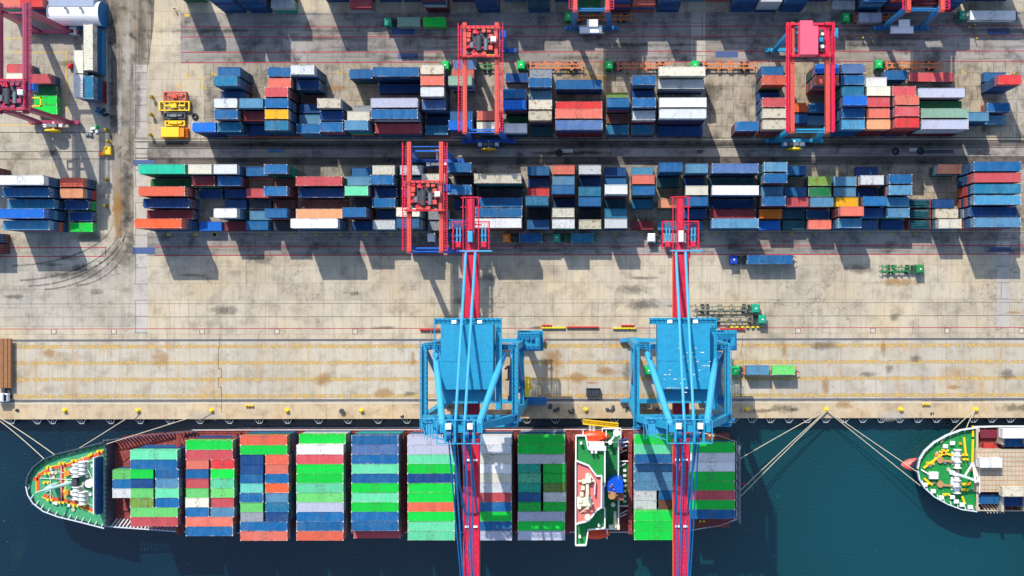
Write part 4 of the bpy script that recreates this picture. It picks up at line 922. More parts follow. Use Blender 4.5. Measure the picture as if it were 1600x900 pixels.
# ------------------------------------------------------------------ hulls
def hull(stations, cy, z_deck, z_bot=WL-6):
    """stations: (x, half beam at deck, half beam at water, deck height)"""
    m = MB(); rows = []
    for x, hb, hw, zd in stations:
        rows.append([(x, cy+hb, zd), (x, cy+(hb+hw)/2, (zd+WL)/2), (x, cy+hw, WL-.5), (x, cy+hw*.8, z_bot), (x, cy-hw*.8, z_bot), (x, cy-hw, WL-.5), (x, cy-(hb+hw)/2, (zd+WL)/2), (x, cy-hb, zd)])
    n = 8; vs = [v for r in rows for v in r]; fs = []
    for i in range(len(rows)-1):
        for j in range(n-1): fs.append((i*n+j, (i+1)*n+j, (i+1)*n+j+1, i*n+j+1))
    fs.append(tuple(range(n-1, -1, -1))[::-1]); fs.append(tuple(range((len(rows)-1)*n, len(rows)*n))[::-1])
    m.add(vs, fs); return m
def X(px, z): return W(px, 760, z).x
fz = 7.2
st = [(X(39, 9), .3, .1, fz), (X(42, 9), 2.6, .3, fz), (X(50, 9), 4.8, .6, fz), (X(66, 9), 6.9, 1.3, fz), (X(90, 9), 8.4, 2.6, fz), (X(120, 9), 9.6, 4.4, fz), (X(164, 8), 11.4, 7.2, fz)]
st2 = [(X(164, 8)+.01, 11.3, 7.2, 1.8), (X(200, 3), 12.4, 9.5, 1.8), (X(285, 3), 13.6, 12.4, 1.8), (X(370, 3), 14.0, 13.8, 1.8), (X(700, 3), 14.05, 14.0, 1.8), (X(1000, 3), 14.0, 13.8, 1.8), (X(1080, 3), 13.6, 12, 1.8), (X(1125, 3), 12.2, 9, 1.8), (X(1152, 3), 10.6, 6, 1.8)]
ship = empty('container_ship', (0, 0, 0), 'large loaded container ship with green foredeck moored along the quay', 'container ship')
hu = hull(st, SHY, fz); h2 = hull(st2, SHY, 1.8); o = len(hu.v); hu.v += h2.v; hu.f += [tuple(i+o for i in f) for f in h2.f]; hu.mi += h2.mi
hu.build('hull', M_hull, ship)
def deckpoly(st, inset, z, name, mat, par, cy, h=.12):
    pts = [(x, cy+hb-inset) for x, hb, _, _ in st if hb > inset]+[(x, cy-hb+inset) for x, hb, _, _ in reversed(st) if hb > inset]
    return MB().prism(pts, z-h, z+.02).build(name, mat, par)
deckpoly(st, .25, fz+.05, 'foredeck', plain('deck_light_green', (70, 185, 125), .6, .55, .45, .3), ship, SHY)
deckpoly(st2, .1, 1.9, 'main_deck', M_deckred, ship, SHY)
def bulwark(st, cy, z, h, mat, par, lean=0, step=1.6, mat2=None):
    m = MB()
    for s in (-1, 1):
        for (x0, a0, _, _), (x1, a1, _, _) in zip(st[:-1], st[1:]):
            m.bar((x0, cy+s*a0, z+h/2), (x1, cy+s*a1, z+h/2), .16, h)
            m.bar((x0, cy+s*(a0-.06), z+h), (x1, cy+s*(a1-.06), z+h), .26, .12, 1 if s < 0 else 0)
            L = math.hypot(x1-x0, a1-a0); n = max(1, int(L/step))
            for i in range(n):
                u = (i+.5)/n; x = x0+(x1-x0)*u; a = a0+(a1-a0)*u
                m.bar((x, cy+s*a, z+h-.05), (x+.2, cy+s*max(0, a-1.0), z+.1), .16, .2, 1 if s < 0 else 0)
    return m.build('bulwark', [mat, mat2 or mat], par)
bulwark(st, SHY, fz, 1.4, M_hull, ship, mat2=M_hullw)
# foredeck fittings
def fx(px): return X(px, fz)
def fy(py): return W(925, py, fz).y
m = MB()
pts = [(57, 745), (62, 743), (80, 732), (108, 727), (163, 703)]
for (a, b_) in (((60, 742), (82, 730)), ((82, 730), (106, 726)), ((106, 726), (163, 705)), ((60, 742), (60, 767)), ((68, 772), (84, 778)), ((84, 778), (110, 781)), ((110, 781), (146, 796)), ((97, 728), (97, 780)), ((52, 747), (60, 747))):
    m.bar((fx(a[0]), fy(a[1]), fz+.12), (fx(b_[0]), fy(b_[1]), fz+.12), .85, .08)
m.build('painted_walkway', plain('walkway_orange', (225, 90, 50), .6, .66), ship)
def winch(par, x, y, s=1, z=fz):
    m = MB(); m.tube((x, y-1.6*s, z+1.0), (x, y+1.6*s, z+1.0), .75, 12); 
    for k in (-1.6, -.5, .6, 1.6): m.tube((x, y+k*s-.1, z+1.0), (x, y+k*s+.1, z+1.0), 1.15, 14)
    m.bevbox(x-1.5, y-.5, z+.1, x-.8, y+.6, z+1.3, .1); m.bevbox(x-1.3, y-1.8, z+.05, x+1.3, y+1.8, z+.3, .05)
    return m.build('winch', M_cast, par)
for px, py in ((122, 733), (131, 729), (122, 768), (131, 776)): winch(ship, fx(px), fy(py))
def bitt(par, x, y, mat, z):
    m = MB()
    for k in (-.5, .5): m.tube((x+k, y, z), (x+k, y, z+.9), .24, 10); m.tube((x+k, y, z+.8), (x+k, y, z+1.0), .32, 10)
    m.box(x-.9, y-.26, z, x+.9, y+.26, z+.15); return m.build('mooring_bitts', mat, par)
for px, py in ((76, 738), (74, 752), (79, 728), (98, 722), (118, 718), (80, 779), (98, 783), (120, 788), (158, 703)): bitt(ship, fx(px), fy(py), M_yel, fz)
m = MB()
for px, py in ((106, 738), (106, 768)): m.tube((fx(px), fy(py), fz), (fx(px), fy(py), fz+.6), .75, 14)
m.build('chain_pipe', M_ocab, ship)
m = MB()
for py in (738, 768): m.bar((fx(108), fy(py), fz+.3), (fx(120), fy(py-1), fz+.7), .35, .3)
m.build('anchor_chain', M_dark, ship)
m = MB(); m.bevbox(fx(116), fy(757), fz, fx(124), fy(744), fz+1.6, .2); m.bevbox(fx(133), fy(762), fz, fx(140), fy(745), fz+.9, .2); m.build('windlass', M_dark, ship)
m = MB(); m.tube((fx(143), fy(753), fz), (fx(143), fy(753), fz+1.6), 1.1, 14); m.build('hatch', M_cast, ship)
m = MB(); m.tube((fx(113), fy(752), fz+1), tuple(W(55, 770, fz+9)), .5, 10, r2=.2); m.tube((fx(88), fy(757), fz), (fx(88), fy(757), fz+4), .8, 10); m.build('foremast', M_cblue2 if False else plain('mast_pale_green', (190, 225, 215), .5, .72), ship)
m = MB()
m.bar((X(148, 10), fy(711), fz+1.8), (X(148, 10), fy(798), fz+1.8), .25, 3.6); 
m.build('breakwater_rim', M_white, ship)
rr = random.Random(21)
for nm, mt, cnt, sz in (('rope_coil', M_rope, 7, .5), ('deck_fitting', M_cast, 12, .35), ('deck_vent', M_yel, 9, .3), ('deck_pipe', M_tan, 8, .2)):
    for q_ in range(cnt):
        px_ = rr.uniform(72, 146); hb_ = 3+(px_-60)*.085; y_ = SHY+rr.uniform(-hb_, hb_); x_ = fx(px_); m = MB()
        if nm == 'rope_coil': m.tube((x_, y_, fz+.07), (x_, y_, fz+.4), sz, 10)
        elif nm == 'deck_pipe': m.bar((x_, y_, fz+.3), (x_+rr.uniform(-3, 3), y_+rr.uniform(-1.5, 1.5), fz+.3), sz)
        else: m.bevbox(x_-sz, y_-sz, fz+.05, x_+sz, y_+sz, fz+.7, .08)
        m.build(nm, mt, ship)
m = MB()
for a, b_ in (((108, 730), (120, 745)), ((64, 745), (120, 748)), ((80, 730), (80, 778)), ((125, 725), (160, 712)), ((120, 775), (158, 795)), ((92, 735), (118, 741)), ((130, 712), (146, 748)), ((97, 724), (97, 784))):
    m.bar((fx(a[0]), fy(a[1]), fz+.5), (fx(b_[0]), fy(b_[1]), fz+.5), .13, .1)
m.build('deck_line', M_cast, ship)
m = MB()
for (a, b_) in (((60, 739), (82, 727)), ((82, 727), (106, 723)), ((106, 723), (163, 702)), ((57, 742), (57, 767)), ((66, 775), (84, 782)), ((84, 782), (110, 785)), ((110, 785), (146, 800)), ((147, 712), (147, 798)), ((102, 728), (102, 780))):
    m.bar((fx(a[0]), fy(a[1]), fz+.1), (fx(b_[0]), fy(b_[1]), fz+.1), .28, .06)
m.build('yellow_marking', M_yel, ship)
m = MB(); zt = fz+3.4
m.add([(X(150, zt), fy(712), zt), (X(150, zt), fy(799), zt), (X(161, fz), fy(799), fz+.2), (X(161, fz), fy(712), fz+.2)], [(0, 1, 2, 3)])
m.add([(X(150, zt), fy(712), zt-.15), (X(150, zt), fy(799), zt-.15), (X(161, fz), fy(799), fz), (X(161, fz), fy(712), fz)], [(3, 2, 1, 0)])
for i in range(8): y = fy(712)+(fy(799)-fy(712))*i/7; m.bar((X(150, zt), y, zt+.05), (X(161, fz), y, fz+.3), .2, .25)
m.build('breakwater', M_hblue, ship)
m = MB(); m.rail([(X(164, 8), SHY+11.2, fz), (X(164, 8), SHY-11.2, fz)], 1.2, .08, 1.2); m.box(X(163, 8), SHY-11.2, 1.9, X(165, 8), SHY+11.2, fz-.1); m.build('foredeck_bulkhead', M_hull, ship)
# side ribs of the open fore part
m = MB()
for s in (-1, 1):
    for i in range(26):
        x = X(168, 3)+i*.95; u = i/26; hb = 11.4+u*2.2
        m.bar((x, SHY+s*hb, 5.2-u*2.2), (x+.25, SHY+s*(hb-1.5), 1.9), .32, .3)
    m.bar((X(165, 5), SHY+s*11.4, 5.6), (X(300, 4), SHY+s*13.7, 2.9), .25, .4)
    m.build('side_frames', M_hullw if s < 0 else M_hull, ship); m = MB()
m = MB(); m.box(X(175, 3), SHY-8, 1.92, X(204, 3), SHY+8.5, 2.3); m.build('hatch_coaming', M_deckred, ship)
# lashing bridges between the bays
for k, px in enumerate((283, 371, 457, 544, 631, 719, 804, 888, 985, 1070)):
    x = X(px, 6); m = MB(); nb = 14 if k else 11
    for i in range(nb): y = SHY-13+i*26/(nb-1); m.bar((x-.3, y, 1.9), (x-.3, y, 7.6), .25)
    for z in (4.6, 7.5): m.box(x-.65, SHY-13.3, z, x+.35, SHY+13.3, z+.14)
    m.rail([(x+.3, SHY-13.3, 7.6), (x+.3, SHY+13.3, 7.6)], 1.1, .05, 1.6)
    m.build('lashing_bridge', M_deckred, ship)
m = MB()
for px0 in (203, 290, 375, 463, 549, 636, 725, 809, 991, 1075): m.box(X(px0, 13), SHY-12.6 if px0 > 280 else SHY-9.8, 1.92, X(px0+73, 13), SHY+12.6 if px0 > 280 else SHY+9.8, 2.65)
m.build('hatch_cover', M_deckred, ship)
m = MB(); m.rail([(X(300, 3), SHY+13.8, 1.9), (X(1000, 3), SHY+13.8, 1.9)], 1.1, .05, 3); m.rail([(X(300, 3), SHY-13.8, 1.9), (X(1000, 3), SHY-13.8, 1.9)], 1.1, .05, 3)
m.rail([(X(1080, 3), SHY+13.3, 1.9), (X(1125, 3), SHY+12, 1.9), (X(1151, 3), SHY+10.4, 1.9), (X(1151, 3), SHY-10.4, 1.9), (X(1125, 3), SHY-12, 1.9), (X(1080, 3), SHY-13.3, 1.9)], 1.1, .05, 2); m.build('deck_railing', M_cast, ship)
for px, py in ((1093, 683), (1112, 681), (1097, 815), (1075, 822), (1130, 690)): bitt(ship, X(px, 3), W(925, py, 3).y, M_yel, 1.92)
for py, dz in ((0, 0),):
    m = MB(); 
    for i in range(9): y = SHY+9.9-i*2.47; m.bar((X(1152, 4), y, 1.9), (X(1152, 4), y, 9.5), .2)
    for z in (4.5, 7, 9.4): m.box(X(1151, 4), SHY-10.2, z, X(1153, 4), SHY+10.2, z+.12)
    m.build('stern_lashing_frame', M_castd, ship)
# accommodation block
def q(px, py, z): p = W(px, py, z); return (p.x, p.y)
base = [q(900, 684, 9), q(968, 684, 9), q(968, 825, 9), q(900, 825, 9)]
acc = MB().prism([q(902, 690, 12), q(944, 690, 12), q(944, 822, 12), q(902, 822, 12)], 1.92, 16.3).build('accommodation', M_white, ship)
def walled(pts, z, mat, name, h=1.0, t_=.32, par=None, wall=None):
    P = [q(x, y, z) for x, y in pts]
    d = MB().prism(P, z-.35, z).build(name, mat, par or acc)
    m = MB()
    for a, b_ in zip(P, P[1:]+P[:1]): m.bar((a[0], a[1], z+h/2), (b_[0], b_[1], z+h/2), t_, h)
    m.build('bulwark', wall or M_white, d); return d
bd = walled([(900, 680), (915, 680), (919, 701), (945, 703), (945, 759), (940, 760), (940, 792), (945, 793), (945, 824), (919, 827), (915.5, 851), (899.5, 851)], 16.7, M_deckg2, 'bridge_deck')
tr = walled([(899.5, 719), (920, 727), (932, 743), (940, 743), (939.5, 792), (932, 797), (920, 813), (899.5, 818)], 19.8, M_pink, 'monkey_island', .9)
w_ = MB().prism([q(901, 722, 19), q(919, 729, 19), q(931, 745, 19), q(938, 745, 19), q(938, 790, 19), q(919, 811, 19), q(901, 816, 19)], 16.7, 19.4); w_.build('wheelhouse', M_white, acc)
m = MB(); x, y = q(918, 770, 20); m.tube((x, y-4.2, 20.4), (x, y+5, 20.4), .45, 10); m.tube((x, y, 19.9), (x, y, 27), .5, 10, r2=.25); m.box(x-1.8, y-3, 21, x+.6, y-2.6, 21.3)
m.box(x-.5, y+2.8, 20, x+.9, y+4.4, 21.4); m.tube((x, y-6, 20), (x, y-6, 21.4), .75, 12); m.box(x-2.4, y+3, 20.6, x+1.6, y+3.3, 20.9); m.bar((x-1.8, y-5, 20), (x+1.5, y-2, 23), .25); m.box(x-2.6, y-3.5, 19.9, x+1.0, y-1, 20.5)
for k in range(5): m.bevbox(x-2.5+k*.3, y-4+k*1.6, 19.9, x-1.6+k*.3, y-3+k*1.6, 21, .1)
m.build('radar_mast', plain('mast_cream', (245, 240, 205), .5, .76), acc)
m = MB(); m.rail([q(922, 740, 19.8)+(19.8,), q(930, 752, 19.8)+(19.8,), q(929, 772, 19.8)+(19.8,)], 1.2, .12, 1.2); m.build('railing', M_cast, acc)
m = MB()
for px, py in ((908, 692), (925, 706), (931, 706), (935, 748), (936, 820), (906, 838), (905, 770), (903, 744)): x, y = q(px, py, 17.5); m.tube((x, y, 16.7), (x, y, 18.1), .35, 10); m.box(x-.3, y-.3, 18, x+.3, y+.3, 18.4)
m.build('deck_fitting', M_cast, acc)
m = MB(); m.prism([q(920, 696, 17), q(947, 697, 17), q(947, 704, 17), q(920, 703, 17)], 16.5, 17.9); m.build('stair_housing', M_hullw, acc)
# aft decks, funnel, boats
ad = walled([(941, 669), (970, 669), (970, 686), (966, 686), (966, 826), (941, 826)], 9.2, M_deckg, 'boat_deck', .9, .25, ship)
ad2 = walled([(966, 720), (985, 720), (985, 790), (966, 790)], 6.6, M_deckg, 'engine_deck', .9, .22, ship)
MB().prism([q(943, 700, 8), q(968, 700, 8), q(968, 824, 8), q(943, 824, 8)], 1.92, 8.8).build('engine_casing', M_white, ship)
m = MB(); m.prism([q(948, 768, 15), q(947, 760, 15), q(950, 752, 15), q(957, 748, 15), q(972, 748, 15), q(973, 752, 15), q(973, 769, 15)], 8.9, 16); fn = m.build('funnel', plain('funnel_blue', (0, 85, 215), .35, .7, .1), ship)
m = MB(); x, y = q(956, 774, 16); m.tube((x, y, 9), (x, y, 16.4), 1.0, 14); m.build('exhaust_pipe', M_tan, fn)
m = MB(); x, y = q(967, 775, 14); m.box(x-1.3, y-1.1, 9, x+1.3, y+1.3, 14.2); m.build('exhaust_casing', plain('casing_brown', (165, 95, 70), .6, .6), fn)
m = MB()
for i in range(6): a = i*.9; m.tube((X(953+i*2.2, 16), W(925, 772, 16).y+math.sin(a), 14.5), (X(951+i*2.6, 16), W(925, 767-(i % 3)*1.5, 16).y+math.sin(a)*1.4, 17.2), .16, 8)
m.build('exhaust_pipes', M_tan, fn)
def lifeboat(px, py, z, lab):
    x, y = q(px, py, z); m = MB(); n = 14; rings = []
    for i in range(11):
        u = i/10; xx = -2.15*2+u*8.6*.5*2; r = max(.12, math.sin(math.pi*min(max(u, .02), .98))**.45)*1.45
        rings.append([(x+(u-.5)*7.6, y+math.cos(2*math.pi*j/n)*r, z+math.sin(2*math.pi*j/n)*r*.85) for j in range(n)])
    vs = [v for r in rings for v in r]; fs = [(i*n+j, i*n+(j+1) % n, (i+1)*n+(j+1) % n, (i+1)*n+j) for i in range(10) for j in range(n)]
    fs += [tuple(range(n-1, -1, -1)), tuple(range(10*n, 11*n))]
    m.add(vs, fs); m.bevbox(x+1.2, y-.6, z+1.0, x+2.4, y+.6, z+1.75, .15); m.bar((x-2.8, y, z+1.2), (x+2.8, y, z+1.2), .3, .2)
    o = m.build('lifeboat', M_ored, ship, label=lab)
    m = MB()
    for k in (-2.9, 3.1): m.bar((x+k, y-1.6, z-1.6), (x+k, y+1.6, z+1.7), .25); m.bar((x+k, y+1.6, z+1.7), (x+k, y+.2, z+1.9), .2)
    m.build('davit', M_white, o)
lifeboat(928.5, 681.5, 10.5, 'orange lifeboat on the quay side'); lifeboat(930, 834, 10, 'orange lifeboat on the water side')
m = MB(); x, y = q(953, 690, 10); m.tube((x, y, 9.2), (x, y, 12.5), .5, 12); m.tube((x, y, 12), (x+1.7, y+2.7, 13.2), .3, 8); m.tube((x+1.7, y+2.7, 12.6), (x+1.7, y+2.7, 13.6), .9, 12); m.bar((x-3, y, 11), (x+5, y, 11), .18); m.build('provision_crane', M_white, ship)
m = MB(); x, y = q(961, 824, 10); m.tube((x, y+4, 9.2), (x, y, 11), .4, 10); m.box(x-1.6, y-.5, 9.2, x+1.2, y+.7, 10.5); m.tube((x-.5, y+6, 9.2), (x-.5, y+6, 10.5), .6, 10); m.build('davit_crane', plain('mast_cream', (245, 240, 205)), ship)
m = MB()
for px, py, w2 in ((975, 692, 2.2), (972, 699, 2.6), (972, 706, 2.6), (946, 738, 3), (948, 742, 3), (972, 727, 2), (975, 800, 2), (972, 806, 2.5)): x, y = q(px, py, 7); m.bar((x-w2/2, y-.5, 7.4), (x+w2/2, y+.6, 7.4), .22)
m.build('pipe_rail', M_cast, ship)
m = MB()
for px, py in ((975, 694), (983, 692)): x, y = q(px, py, 6); m.tube((x, y, 2), (x, y, 6.5), 1.0, 14)
m.build('ventilator', M_hblue, ship)
for i in range(7): x, y = q(976, 735+i*8, 7); MB().box(x-.4, y-.3, 6.6, x+.4, y+.3, 7.4).build('vent_box', M_cast, ship)
m = MB(); a = q(911, 658.5, 5); b_ = q(966, 664.5, 5)
m.bar((a[0], a[1], 5.2), (b_[0], b_[1], 5.2), 1.3, .15)
for i in range(22):
    u = i/21; x = a[0]+(b_[0]-a[0])*u; y = a[1]+(b_[1]-a[1])*u; m.bar((x, y-.7, 5.35), (x, y+.7, 5.35), .1)
for s in (-.6, .6): m.rail([(a[0], a[1]+s, 5.2), (b_[0], b_[1]+s, 5.2)], 1, .07, 1.2)
m.build('gangway', M_yel, ship)
m = MB(); m.box(X(920, 5), a[1]-2.4, 4.4, X(924, 5), a[1]-.6, 5); m.box(X(926, 5), a[1]-2.6, 4.4, X(930, 5), a[1]-.6, 5); m.build('gangway_winch', M_white, ship)

# ------------------------------------------------------------------ second ship (bow only in view)
S2Y = W(925, 737.5, 5).y+.5
ship2 = empty('container_ship', (0, 0, 0), 'ship bow with fresh green foredeck and white rim at the right frame edge', 'container ship')
D2 = 4.2
def X2(px): return W(px, 737, D2+1).x
s2 = [(X2(1434), .3, .1, D2), (X2(1437), 2.8, .3, D2), (X2(1445), 5.0, .8, D2), (X2(1460), 7.3, 1.8, D2), (X2(1480), 9.2, 3.4, D2), (X2(1502), 10.6, 5.2, D2), (X2(1526), 11.2, 7.0, D2)]
s2b = [(X2(1526)+.01, 11.15, 7.0, 2.0), (X2(1560), 11.3, 9, 2.0), (X2(1600), 11.3, 10.4, 2.0), (X2(1760), 11.3, 11, 2.0)]
hu = hull(s2, S2Y, D2); h2 = hull(s2b, S2Y, 2); o = len(hu.v); hu.v += h2.v; hu.f += [tuple(i+o for i in f) for f in h2.f]; hu.mi += h2.mi
hu.build('hull', plain('hull_navy', (28, 45, 70), .5, .7), ship2)
deckpoly(s2, .25, D2+.05, 'foredeck', M_deckg2, ship2, S2Y); deckpoly(s2b, .1, 2.1, 'main_deck', M_deckred, ship2, S2Y)
bulwark(s2, S2Y, D2, 1.3, M_hullw, ship2, mat2=M_hullw); bulwark(s2b, S2Y, 2.0, 1.8, M_hullw, ship2, mat2=M_beige)
m = MB(); n = 14; rings = []
bx = X2(1436); 
for i in range(12):
    u = i/11; r = 1.9*math.sin(math.pi/2*min(1, u*2.4+.03))**.55
    rings.append([(W(1408, 724, WL).x+u*10, S2Y+1.3*0+math.cos(2*math.pi*j/n)*r, WL-.3+math.sin(2*math.pi*j/n)*r) for j in range(n)])
vs = [v for r in rings for v in r]; m.add(vs, [(i*n+j, i*n+(j+1) % n, (i+1)*n+(j+1) % n, (i+1)*n+j) for i in range(11) for j in range(n)]+[tuple(range(n-1, -1, -1)), tuple(range(11*n, 12*n))])
m.build('bulbous_bow', plain('antifouling_red', (250, 110, 100), .5, .7), ship2)
def p2(px, py, z=D2): p = W(px, py, z); return p.x, p.y
for px, py in ((1494, 716), (1493, 755)): x, y = p2(px, py); winch(ship2, x, y, 1.5, D2)
for px, py in ((1506, 710), (1507, 717), (1507, 756), (1507, 765), (1478, 772), (1451, 755), (1476, 703), (1452, 723)): x, y = p2(px, py); bitt(ship2, x, y, M_yel, D2)
m = MB()
for a, b_ in (((1442, 731), (1479, 703)), ((1466, 705), (1492, 712)), ((1505, 683), (1508, 712)), ((1519, 686), (1518, 722)), ((1443, 747), (1456, 758)), ((1502, 775), (1507, 787)), ((1519, 665), (1519, 682))):
    x0, y0 = p2(*a); x1, y1 = p2(*b_); m.bar((x0, y0, D2+.5), (x1, y1, D2+.5), .5, .5)
m.build('yellow_pipe', M_yel, ship2)
m = MB()
for (px, py) in ((1468, 718), (1468, 756)): x, y = p2(px, py); m.tube((x, y, D2), (x, y, D2+.8), .9, 14); m.bar((x, y, D2+.5), (x+4, y-.6, D2+.8), .5, .3)
m.build('anchor_chain', M_tan, ship2)
m = MB(); x, y = p2(1456, 742); m.bevbox(x-1, y-.9, D2, x+1.3, y+.9, D2+1.6, .1); m.bar((x-3, y+1.5, D2+.5), (x-1, y+.3, D2+.8), .3)
for px, py in ((1476, 697), (1487, 692), (1487, 776), (1493, 783), (1457, 767), (1470, 777), (1502, 788), (1515, 792), (1444, 757), (1487, 738)): x, y = p2(px, py); m.bevbox(x-.6, y-.5, D2, x+.6, y+.5, D2+1.1, .15)
m.build('deck_fitting', M_white, ship2)
m = MB(); x0, y0 = p2(1485, 737, 12); x1, y1 = p2(1529, 752, D2+3)
m.bar((x0, y0, 12), (x1, y1, D2+3), .6); x2, y2 = p2(1520, 723, D2+2); m.bar((x2, y2, D2+2), (x2, y2-5, D2+4), .4); m.bar((x2, y2, D2+2), ((x0+x1)/2, (y0+y1)/2, 9.5), .35); m.bar((x2, y2, D2+2), (x1, y1, D2+3), .35)
m.rail([p2(1530, 723, 6)+(5,), p2(1530, 770, 6)+(5,)], 1.4, .1, 1); m.build('foremast', M_white, ship2)
m = MB(); a = p2(1526, 703, 6.5); b_ = p2(1680, 768.5, 6.5); m.box(a[0], b_[1], 2.1, b_[0], a[1], 6.4)
hc = m.build('hatch_cover', M_beige, ship2)
m = MB(); a = p2(1524, 668, 5); m.box(a[0], S2Y+10, 2.1, a[0]+1, S2Y+11, 5.5); m.box(a[0], S2Y-11, 2.1, a[0]+1, S2Y-10, 5.5); m.box(a[0], S2Y-11, 5.3, a[0]+.6, S2Y+11, 5.6)
m.build('lashing_frame', M_beige, ship2); m = MB()
for px in (1562, 1598): x = p2(px, 700, 5)[0]; m.box(x, S2Y+6.8, 2.1, x+.7, S2Y+11, 6.5); m.box(x, S2Y-11, 2.1, x+.7, S2Y-6.5, 6.2)
m.build('side_post', M_beige, ship2)
for i in range(6): x, y = p2(1529+i*5, 792, 3); MB().bar((x, y+1.5, 3), (x+2.4, y-1.6, 3.4), .25).build('side_rib', M_beige, ship2)
m = MB(); a = p2(1531, 671, 3); b_ = p2(1560, 684, 3); m.box(a[0], b_[1], 2.12, b_[0], a[1], 3.3); m.build('deck_locker', plain('locker_maroon', (120, 20, 45), .6, .7), ship2)
m = MB()
for px, py, s_ in ((1544, 699, 1.4), (1550, 778, 1.6), (1553, 701, .8)): x, y = p2(px, py, 3); m.bevbox(x-s_, y-s_*.8, 2.12, x+s_, y+s_*.8, 3.6, .2)
m.build('deck_machinery', plain('machinery_red', (190, 50, 40), .6, .66), ship2)
rr = random.Random(8)
for nm, mt, cnt in (('rope_coil', M_rope, 8), ('deck_fitting', M_castd, 10), ('deck_vent', M_ocab, 8)):
    for q_ in range(cnt):
        px_ = rr.uniform(1448, 1522); hb_ = 2.5+(px_-1440)*.085; x_, y_ = p2(px_, 737); y_ = S2Y+rr.uniform(-hb_, hb_); m = MB()
        if nm == 'rope_coil': m.tube((x_, y_, D2+.07), (x_, y_, D2+.4), .55, 10)
        else: m.bevbox(x_-.35, y_-.35, D2+.05, x_+.35, y_+.35, D2+.7, .08)
        m.build(nm, mt, ship2)
m = MB(); a0_ = p2(1526, 703, 6.5); b0_ = p2(1680, 768.5, 6.5)
for i in range(9): y_ = b0_[1]+(a0_[1]-b0_[1])*(i+.5)/9; m.box(a0_[0]+.1, y_-.06, 6.4, b0_[0], y_+.06, 6.46)
for i in range(24): m.box(a0_[0]+1+i*1.02, b0_[1]+.1, 6.4, a0_[0]+1.1+i*1.02, a0_[1]-.1, 6.44)
m.build('cover_ribs', M_tan, hc)
def px_one(cx, cy, L, key, lab, z0, rz=0): p = W(cx, cy, z0+CH); container(Vector((p.x, p.y, z0)), L, key, rz, False, dict(label=lab), True)
px_one(1548.5, 723.5, 1, 'white', 'white container alone on the beige hatch cover of the right ship', 6.42)
px_one(1603, 677.5, 2, 'white', 'white container on the quay side of the right ship, above a blue one', 5.6)
px_one(1603, 691, 2, 'blue', 'blue container below the white one on the right ship, quay side', 2.2)
px_one(1603, 768.5, 2, 'rustcream', 'cream container with red band at its end on the right ship', 6.42)
px_one(1547, 780, 1, 'blue', 'blue container beside red machinery on the right ship, water side', 2.2)
px_one(1603, 784, 2, 'dblue', 'dark blue container at the right frame edge below the cream one', 2.2)

m = MB(); x = X(1156, 5); m.tube((X(1152, 5), SHY+.3, 4), (x, SHY+.6, 6.5), .08, 6); m.box(x-.2, SHY-.4, 5.2, x+1.2, SHY-.3, 6.4); m.build('flag', plain('flag_magenta', (200, 20, 90), .7, .7), ship)
for n_, (x, y, k) in enumerate(((866, 636, 1.6), (893, 642, .9), (953, 637, 1.3), (981, 640, .8), (27, 641, .5), (628, 649, .5), (1028, 641, .8), (1456, 646, .5))):
    p = W(x, y); m = MB(); rr = random.Random(n_)
    for q_ in range(6): a = rr.random()*6.3; m.bevbox(p.x+math.cos(a)*k*.7-.3*k, p.y+math.sin(a)*k*.6-.25*k, 0, p.x+math.cos(a)*k*.7+.3*k, p.y+math.sin(a)*k*.6+.25*k, .25+.3*rr.random(), .05)
    tag(m.build('rope_heap', M_dark), ['dark rope heap on the quay edge right of the left quay crane', 'small dark gear heap left of the yellow bollard between the cranes', 'dark gear heap right of the yellow bollard between the cranes', 'small dark heap at the foot of the right quay crane',
        'tiny dark box on the quay edge near the leftmost bollard', 'tiny dark box on the quay edge before the left quay crane', 'small dark heap beneath the right quay crane', 'tiny dark box on the quay edge right of the yellow valves'][n_], 'heap')
# ------------------------------------------------------------------ mooring ropes, bollards, fenders
def rope(a, za, b_, zb, label, sag=.7):
    A_ = W(*a, za); B_ = W(*b_, zb); m = MB(); n = 10; prev = A_
    for i in range(1, n+1):
        u = i/n; p = A_.lerp(B_, u); p.z -= sag*4*u*(1-u); m.tube(prev, p, .11, 6); prev = p
    return tag(m.build('mooring_rope', M_rope), label, 'mooring rope', 'mooring ropes between ships and quay')
rope((72, 720), 8, (-14, 647), .7, 'mooring rope from the left ship bow, lower one leaving the frame left')
rope((90, 714), 8, (-12, 646), .7, 'mooring rope from the left ship bow, upper one leaving the frame left')
rope((108, 710), 8, (216, 642), .7, 'mooring rope from the green foredeck edge to the second yellow bollard')
rope((166, 694), 8, (331, 642), .7, 'mooring rope from behind the blue breakwater to the third yellow bollard')
rope((1154, 718), 3.2, (1291, 641), .7, 'topmost of the three stern ropes of the left ship')
rope((1154, 769), 3.2, (1291, 642), .7, 'middle one of the three stern ropes of the left ship')
rope((1154, 779), 3.2, (1291.5, 643), .7, 'lowest of the three stern ropes of the left ship')
rope((1434, 738), 5.3, (1292, 641), .7, 'upper of two ropes from the right bow to the bollard with many ropes')
rope((1438, 759), 5.3, (1292, 642), .7, 'lower of two ropes from the right bow to the bollard with many ropes')
rope((1470, 692), 5.3, (1524, 640), .7, 'short rope from the right bow rim to the nearest yellow bollard, left one')
rope((1509, 672), 5.3, (1525, 640), .7, 'short rope from the right bow rim to the nearest yellow bollard, right one')
def bollard_mesh():
    m = MB(); m.tube((0, 0, 0), (0, 0, .12), .75, 14); m.tube((0, 0, .1), (0, 0, .75), .38, 12, r2=.45); m.tube((0, 0, .7), (0, 0, .95), .62, 12, r2=.5); m.tube((0, 0, .8), (.55, 0, .95), .3, 8, r2=.2); m.tube((0, 0, .8), (-.55, 0, .95), .3, 8, r2=.2)
    return m.mesh('mooring_bollard', M_yel)
